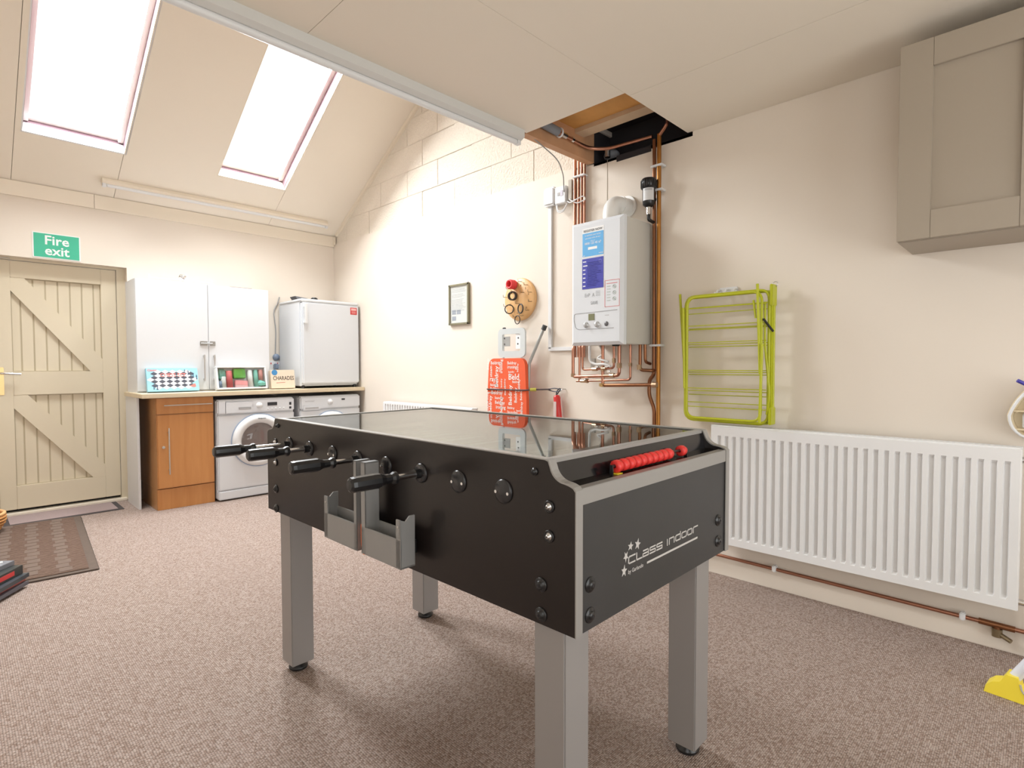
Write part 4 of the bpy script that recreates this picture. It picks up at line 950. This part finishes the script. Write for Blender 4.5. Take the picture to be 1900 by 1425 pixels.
MB().tube([(-.09, -4.555, 1.46), (-.10, -4.560, 1.25), (-.11, -4.590, 1.0), (-.09, -4.57, .90)], .006, 8, .05).build('brace', lime_m, t)
MB().tube([(-.115, -4.508, 1.47), (-.115, -4.520, 1.38)], .0055, 8).build('brace', lime_m, t)
for ya in (-4.583,):
    MB().box((-.10, ya-.010, 1.440), (-.035, ya+.004, 1.545), .003).build('corner_bracket', lime_m, t)
    MB().box((-.10, ya-.010, .848), (-.035, ya+.004, .935), .003).build('corner_bracket', lime_m, t)
    MB().box((-.085, ya-.004, .93), (-.045, ya+.002, 1.45), .002).build('corner_bracket', lime_m, t)
for z, x in [(1.452, -.105), (1.425, -.085), (1.358, -.105), (1.338, -.085), (1.268, -.105), (1.258, -.085), (1.118, -.105), (1.108, -.085), (1.022, -.105), (1.008, -.085), (.945, -.085), (.922, -.105), (1.46, -.06), (1.345, -.06), (1.245, -.06), (1.095, -.06), (.985, -.06)]:
    MB().cyl((x, -4.14, z), (x, -4.570, z), .0024, 8).build('wire_rail', lime_m, t)
MB().tube([(-.11, -4.555, 1.375), (-.10, -4.600, 1.310)], .0055, 8).build('black_catch', black_pl, t)
MB().tube([(-.05, -4.105, 1.10), (-.05, -4.112, 1.05)], .005, 8).build('black_catch', black_pl, t)
MB().torus((-.055, -4.590, 1.548), X, .012, .0022, 18, 6).build('hanging_ring', steel_m, t)
t = thing('wall_hook', 'small white double hook on the wall above the lime airer', 'hook', (0, -4.33, 1.53))
MB().box((-.012, -4.285, 1.528), (0, -4.385, 1.562), .004).build('hook_plate', white_pl, t)
for yy in (-4.29, -4.335, -4.38): MB().tube([(-.01, yy, 1.55), (-.045, yy, 1.545), (-.05, yy, 1.525), (-.075, yy, 1.53)], .005, 8, .01).build('hook_arm', white_pl, t)

# ------------------------------------------------------------------ wall cupboard, right
t = thing('wall_cupboard', 'taupe shaker wall cupboard at top right under the ceiling', 'cupboard', (-.16, -5.65, 1.6))
MB().box((-.308, -6.06, 1.622), (-.001, -5.138, 2.372), .001).build('cupboard_body', taupe_m, t)
for y0 in (-5.136, -5.598):
    y1 = y0-.458; z0, z1 = 1.626, 2.370; s = .104
    d = MB().box((-.318, y0-s+.002, z0+s-.002), (-.309, y1+s-.002, z1-s+.002)).build('door', taupe_m, t)
    MB().box((-.331, y0, z0), (-.309, y0-s, z1), .001).build('stile', taupe_m, d); MB().box((-.331, y1+s, z0), (-.309, y1, z1), .001).build('stile', taupe_m, d)
    MB().box((-.3305, y0-s-.0006, z0), (-.309, y1+s+.0006, z0+s), .001).build('rail', taupe_m, d); MB().box((-.3305, y0-s-.0006, z1-s), (-.309, y1+s+.0006, z1), .001).build('rail', taupe_m, d)

# hanging caddy at the right edge with a bottle
t = thing('wall_caddy', 'cream rounded caddy with shelves hanging at the right edge above the radiator', 'caddy', (-.05, -5.55, .87))
cy, cz = -5.565, .955
ringp = [(-.0, cy+.096*math.copysign(abs(math.cos(a))**.75, math.cos(a))*(1 if math.sin(a) < 0 else 1-.30*math.sin(a)), cz-.005+(.115 if math.sin(a) > 0 else .088)*math.sin(a)) for a in [2*math.pi*k/32 for k in range(32)]]
MB().prism([(-.012, p[1], p[2]) for p in ringp], (.010, 0, 0)).build('back_plate', mat('cream_plastic', (.74, .62, .42), .45), t)
MB().tube([(-.05, p[1], p[2]) for p in ringp], .010, 8, closed=True).build('rim', mat('cream_plastic', (0, 0, 0)), t)
MB().tube([(-.09, p[1]*.999-.004, p[2]) for p in ringp], .005, 8, closed=True).build('rim', white_pl, t, 'white front rim')
for z in (.895, .965): MB().box((-.09, cy+.086, z), (-.012, cy-.086, z+.006), .001).build('shelf', mat('cream_plastic', (0, 0, 0)), t)
t = thing('spray_bottle', 'white bottle with a blue trigger top standing in the cream caddy', 'bottle', (-.06, -5.555, .901))
MB().lathe([(0, .0), (.028, 0), (.031, .006), (.031, .05), (.016, .105), (.016, .15), (0, .15)], (-.06, -5.535, .902), Z, 20).build('bottle', white_pl, t)
MB().box((-.10, -5.56, 1.050), (-.045, -5.51, 1.068), .005).tube([(-.075, -5.52, 1.065), (-.09, -5.488, 1.085)], .007, 8).build('trigger_top', mat('violet_blue', (.06, .05, .38), .4), t, 'dark blue trigger top')

# yellow-footed stand at the bottom right corner
t = thing('folding_stand', 'white tubular stand with a chunky yellow foot at the bottom right corner', 'stand', (-.40, -5.5, 0))
pg = [(0, 0), (.005, .026), (.022, .044), (.042, .052), (.058, .083), (.088, .083), (.094, .048), (.115, .030), (.20, .026), (.20, .0), (.10, -.0)]
ux = Vector((-.12, -.99, 0)).normalized()
base = Vector((-.392, -5.438, .001)); wv = Vector((.99, -.12, 0))
MB().prism([base-wv*.03+ux*a+Z*c for a, c in pg], wv*.06).build('foot', yellow_p, t)
MB().tube([base+ux*.072+Z*.065, base+ux*.145+Z*.20, base+ux*.34+Z*.60], .017, 14).build('tube_leg', mat('grey_white_tube', (.72, .74, .80), .3), t)
MB().tube([base+ux*.095+Z*.065-wv*.031, base+ux*.10+Z*.04-wv*.031, base+ux*.13+Z*.022-wv*.031, base+ux*.20+Z*.014-wv*.031], .003, 6, .02).build('groove_trim', mat('grey_trim', (.5, .48, .4), .5), t)
MB().tube([base+ux*.19+Z*.016, base+ux*.62+Z*.016], .014, 12).build('base_tube', mat('grey_white_tube', (0, 0, 0)), t)
MB().prism([base-wv*.03+ux*(.80-a)+Z*c for a, c in pg], wv*.06).build('foot', yellow_p, t)
MB().tube([base+ux*(.80-.072)+Z*.065, base+ux*.46+Z*.60, base+ux*.34+Z*.60], .017, 14).build('tube_leg', mat('grey_white_tube', (0, 0, 0)), t)

# ------------------------------------------------------------------ table football table
TL, TW, ZB, ZT = 1.452, .733, .607, .953
ft = thing('football_table', 'black table football table with glass top and grey square legs', 'football table', (-2.0857, -4.9249, 0), .012, local=True)
def curve_end():
    # from the low shoulder to the top edge at the near end (b increasing)
    P = [(0, .898), (.006, .9045), (.016, .908), (.026, .910)]
    for k in range(1, 7):
        a = math.pi/2*k/7; P.append((.026+.040*math.sin(a), .910+.038*(1-math.cos(a))))
    return P+[(.070, .951), (.078, ZT)]
ne = curve_end(); sideprof = [(0, ZB)] + ne + [(TL-b_, z_) for b_, z_ in ne[::-1]] + [(TL, ZB)]
for a0 in (0, TW-.022):
    sp = MB().prism([(a0+.0006, b_, z_) for b_, z_ in sideprof], (.0208, 0, 0)).build('side_panel', black_sa, ft)
    V = []; F = []; n = len(sideprof)
    cxm, czm = TL/2, .78
    for b_, z_ in sideprof:
        db = -.0015 if b_ < .09 else (.0015 if b_ > TL-.09 else 0); dz = .0015 if z_ > .7 else -.0005
        V += [(a0, b_+db, z_+dz), (a0+.022, b_+db, z_+dz)]
    for i in range(n-1): F.append([2*i, 2*i+2, 2*i+3, 2*i+1])
    # inner skin gives the band thickness
    k0 = len(V)
    for b_, z_ in sideprof:
        db = .001 if b_ < .09 else (-.001 if b_ > TL-.09 else 0); dz = -.001 if z_ > .7 else 0
        V += [(a0, b_+db, z_+dz), (a0+.022, b_+db, z_+dz)]
    for i in range(n-1):
        F.append([2*i, k0+2*i, k0+2*i+2, 2*i+2]); F.append([2*i+1, 2*i+3, k0+2*i+3, k0+2*i+1])
    MB().faces(V, F).build('edge_band', silver_e, sp)
for s in (0, 1):
    def bb(v): return v if s == 0 else TL-v
    ep = MB().box((.022, bb(.003), ZB), (TW-.022, bb(.020), .868)).build('end_panel', mat('black_end_laminate', (.035, .035, .036), .42, noise=.25, nscale=5), ft)
    MB().box((.022, bb(.0), .868), (TW-.022, bb(.022), .9015), .001).build('ledge_edge', silver_e, ep)
    MB().box((.022, bb(.022), .890), (TW-.022, bb(.075), .9005)).build('ledge', mat('gloss_black', (.010, .009, .010), .15), ft)
    MB().prism([(.022, bb(.062), .9005), (.022, bb(.074), .944), (.022, bb(.09), .944), (.022, bb(.09), .9005)], (TW-.044, 0, 0)).build('inner_end_wall', mat('gloss_black', (0, 0, 0)), ft)
    MB().box((.022, bb(.072), .944), (TW-.022, bb(.092), .9535), .001).build('glass_edge_strip', silver_e, ft)
MB().box((.0225, .092, .945), (TW-.0225, TL-.092, .951)).build('glass_top', top_gl, ft)
MB().box((.022, .03, .640), (TW-.022, TL-.03, .650)).build('underside_panel', black_mt, ft)
pf = MB().box((.022, .09, .800), (TW-.022, TL-.09, .806)).build('playing_field', mat('pitch_grey_green', (.20, .27, .24), .5), ft)
b = MB()
for bb_ in (TL/2,): b.box((.03, bb_-.004, .806), (TW-.03, bb_+.004, .8066))
b.torus((TW/2, TL/2, .806), Z, .10, .002, 40, 4); b.build('pitch_lines', print_w, pf)
# square legs with round feet
for a0, b0 in [(.024, .045), (TW-.109, .045), (.024, TL-.130), (TW-.109, TL-.130)]:
    lg = MB().box((a0, b0, .030), (a0+.085, b0+.085, .645), .003).build('leg', leg_m, ft)
    MB().lathe([(0, 0), (.030, 0), (.034, .004), (.034, .012), (.02, .018), (.02, .03), (0, .03)], (a0+.0425, b0+.0425, 0), Z, 24).build('foot', black_pl, lg)
# rods, bearings and handles
RB = [1.264, 1.112, .956, .806, .655, .497, .349, .198]; ZR = .869
HOUT = {0: -.250, 1: -.202, 3: -.206, 5: -.206}
def handle(a_in, bq, zr, sgn):
    b = MB(); L = .132
    # octagonal grip, tapering at the neck, with a collar
    prof = [(0, L), (.0125, L-.001), (.0178, L-.005), (.0188, L-.014), (.0188, .052), (.0125, .036), (.0115, .018), (.0160, .011), (.0160, .003), (.012, 0), (0, 0)]
    b.lathe(prof, (a_in, bq, zr), (sgn, 0, 0), 10, False); return b
for i, bq in enumerate(RB):
    near = i in HOUT
    a_out = HOUT[i]+.128 if near else -.003
    far_out = TW+.003 if near else TW+.10
    rd = MB().cyl((a_out, bq, ZR), (far_out, bq, ZR), .0080, 14).build('rod', chrome, ft)
    for a0, sg in ((0, -1), (TW, 1)):
        R = .027 if i >= 6 else .0255
        MB().lathe([(0, .0055), (R*.8, .0055), (R, .003), (R, 0)], (a0, bq, ZR), (sg, 0, 0), 32).build('bearing', mat('bearing_black', (.02, .02, .022), .22), ft)
        for q in (-1, 1): MB().cyl((a0+sg*.0055, bq+q*R*.68, ZR-.002), (a0+sg*.0072, bq+q*R*.68, ZR-.002), .0036, 10).build('bearing_screw', chrome, ft)
    if near:
        MB().cyl((-.022, bq, ZR), (-.004, bq, ZR), .0125, 14).build('rod_bush', black_pl, rd)
        handle(a_out+.004, bq, ZR, -1).build('handle', mat('handle_black', (.012, .012, .013), .30), rd)
    else:
        handle(far_out-.004, bq, ZR, 1).build('handle', mat('handle_black', (0, 0, 0)), rd)
    # simple moulded players on the rod
# side bolts
bolt = lambda a, b_, z, ax, r: MB().lathe([(0, .009), (r*.42, .0085), (r*.55, .0068), (r*.60, .0035), (r*.92, .003), (r, .0015), (r, 0)], (a, b_, z), ax, 20)
for bq, z, r, m in [(.106, .925, .0085, black_pl), (.067, .858, .0085, steel_m), (.067, .797, .0085, steel_m), (.089, .691, .0155, black_pl), (.089, .628, .0155, black_pl),
                    (TL-.094, .927, .0085, black_pl), (TL-.072, .866, .0085, steel_m), (TL-.072, .790, .0085, steel_m), (TL-.070, .691, .0155, black_pl), (TL-.070, .619, .0155, black_pl)]:
    for a0, ax in ((0, (-1, 0, 0)), (TW, (1, 0, 0))):
        o = bolt(a0, bq, z, ax, r).build('bolt', m, ft)
        if m is steel_m: MB().torus((a0+ax[0]*.001, bq, z), X, .0105, .003, 20, 6).build('bolt_ring', black_pl, o)
        if a0 == 0: MB().cyl((ax[0]*.0088, bq, z), (ax[0]*.0093, bq, z), r*.22, 6).build('bolt_socket', dark_gap, o)
for aq, z in [(.052, .700), (.052, .637), (TW-.066, .706), (TW-.066, .646)]:
    for b0, ax in ((.003, (0, -1, 0)), (TL-.003, (0, 1, 0))):
        o = bolt(aq, b0, z, ax, .0165).build('bolt', black_pl, ft)
        if ax[1] < 0: MB().cyl((aq, b0-.0088, z), (aq, b0-.0093, z), .0035, 6).build('bolt_socket', dark_gap, o)
# grey ball trays on the side
def tray(bl, bh, tall_high):
    # bl..bh extent along the side; the tall post stands at the inner end
    x0, x1, th, z0, zl, zs, zt = -.072, -.028, .004, .638, .712, .762, .887
    t_ = MB().box((x0, bl, z0), (x0+th, bh, zl), .001).box((x1-th, bl, z0), (x1, bh, zl+.012), .001).box((x0, bl, z0), (x1, bh, z0+th)).build('ball_tray', tray_m, ft)
    def chan(b0, b1, top, rough_top):
        mb = MB().box((x0, b0, z0), (x0+th, b1, top), .001); 
        return mb
    if tall_high:   # tall post at high b
        tall = (bh-.022, bh); short = (bl, bl+.020)
    else: tall = (bl, bl+.016); short = (bh-.020, bh)
    MB().box((x0, tall[0], z0), (x0+th, tall[1], zt), .001).box((x0, tall[0], z0), (x1, tall[0]+th, zt), .001).box((x1-th, tall[0], z0), (x1, tall[1], zt), .001).box((x0, tall[0], zt-th), (x1, tall[1], zt), .001).build('tall_post', tray_m, t_)
    e = short[0] if tall_high else short[1]-th
    MB().box((x0, short[0], z0), (x0+th, short[1], zs), .001).prism([(x0, e, z0), (x1, e, z0), (x1, e, zs+.006), (x0+.028, e, zs+.006), (x0+.016, e, zs-.006), (x0, e, zs)], (0, th, 0)).build('short_post', tray_m, t_)
    MB().cyl((x0-.0015, (short[0]+short[1])/2, zs-.018), (x0+.001, (short[0]+short[1])/2, zs-.018), .003, 10).build('rivet', steel_m, t_)
    MB().box((x1, bl+.03, z0+.02), (0, bh-.03, zl-.02)).build('mounting_block', black_pl, t_)
tray(.487, .670, True); tray(.692, .876, False)
MB().box((-.044, .6735, .655), (-.030, .6885, .880)).build('release_strip', darkred, ft)
MB().tube([(-.055, .681, .712), (-.055, .681, .655), (-.050, .681, .630)], .010, 10, .01).box((-.05, .678, .70), (-.03, .684, .712)).build('release_pull', orange_p, ft, 'orange release pull')
# score counters at the near end (and far end)
for s in (0, 1):
    bq = .040 if s == 0 else TL-.040
    sc = MB().cyl((.185, bq, .919), (.545, bq, .919), .0035, 8).box((.183, bq-.004, .900), (.187, bq+.004, .922)).box((.541, bq-.004, .900), (.545, bq+.004, .922)).build('score_rod', black_pl, ft)
    for k in range(11):
        aa = .197+.0262*k if k < 10 else .507
        MB().lathe([(.004, 0), (.0120, 0), (.0145, .003), (.0145, .016), (.0105, .0185), (.0105, .0262), (.004, .0262)], (aa, bq, .917), (1, 0, 0), 12).build('score_bead', red_pl, sc)
    MB().box((.192, bq-.012, .9007), (.212, bq+.010, .9025)).build('yellow_tab', yellow_p, sc)
# logo on the near end panel, drawn with strokes
lg = MB(); Ob = .0026
def st(pts, w=.0042, closed=False):
    P = [Vector((a, z)) for a, z in pts]
    if closed: P = P+[P[0]]
    for p, q in zip(P[:-1], P[1:]):
        d = (q-p); 
        if d.length < 1e-6: continue
        d.normalize(); nn = Vector((-d.y, d.x))*w/2; p2 = p-d*w/2; q2 = q+d*w/2
        c = [p2+nn, p2-nn, q2-nn, q2+nn]; lg.prism([(v.x, Ob, v.y) for v in c], (0, -.0006, 0))
G = {'C': [[(1, 1), (.15, 1), (0, .85), (0, .15), (.15, 0), (1, 0)]], 'L': [[(0, 1), (0, 0), (1, 0)]], 'a': [[(.1, 1), (.85, 1), (1, .85), (1, 0), (0, 0), (0, .5), (1, .5)]],
     's': [[(1, 1), (0, 1), (0, .5), (1, .5), (1, 0), (0, 0)]], 'I': [[(0, 0), (0, 1)]], 'n': [[(0, 0), (0, 1), (.85, 1), (1, .85), (1, 0)]], 'd': [[(1, 1.35), (1, 0), (.15, 0), (0, .15), (0, .85), (.15, 1), (1, 1)]],
     'o': [[(.15, 0), (.85, 0), (1, .15), (1, .85), (.85, 1), (.15, 1), (0, .85), (0, .15), (.15, 0)]], 'r': [[(0, 0), (0, .85), (.15, 1), (1, 1)]]}
base_z = .7045
for ch, ax_, w_ in [('C', .197, .027), ('L', .231, .022), ('a', .258, .025), ('s', .290, .025), ('s', .322, .025), ('I', .373, .001), ('n', .383, .025), ('d', .416, .025), ('o', .449, .025), ('o', .481, .024), ('r', .513, .025)]:
    hh = .0135*(1.12 if ch in 'CL' else 1)
    for pl in G[ch]: st([(ax_+p[0]*w_, base_z+p[1]*hh) for p in pl], .0034)
lg.prism([(.277, Ob, .6835), (.538, Ob, .6835), (.538, Ob, .6885), (.277, Ob, .6885)], (0, -.0006, 0))
def star(ca, cz, R, rot, sq=1.0):
    P = []
    for k in range(10):
        a = math.radians(rot+36*k); r_ = R if k % 2 == 0 else R*.42; P.append((ca+r_*math.sin(a)*sq, cz+r_*math.cos(a)))
    for k in range(10):
        p, q = P[k], P[(k+1) % 10]; lg.prism([(ca, Ob, cz), (p[0], Ob, p[1]), (q[0], Ob, q[1])], (0, -.0006, 0))
star(.179, .693, .0140, 8, .85); star(.186, .7235, .0130, -30, .8); star(.205, .7420, .0105, -60, 1.15); star(.235, .7395, .0135, 15, .95)
lg.text('by Garlando', (.195, Ob, .6815), X, Z, .0130, .014, 'LEFT', .0006)
lg.build('logo', mat('logo_silver', (.55, .53, .51), .45), ft)
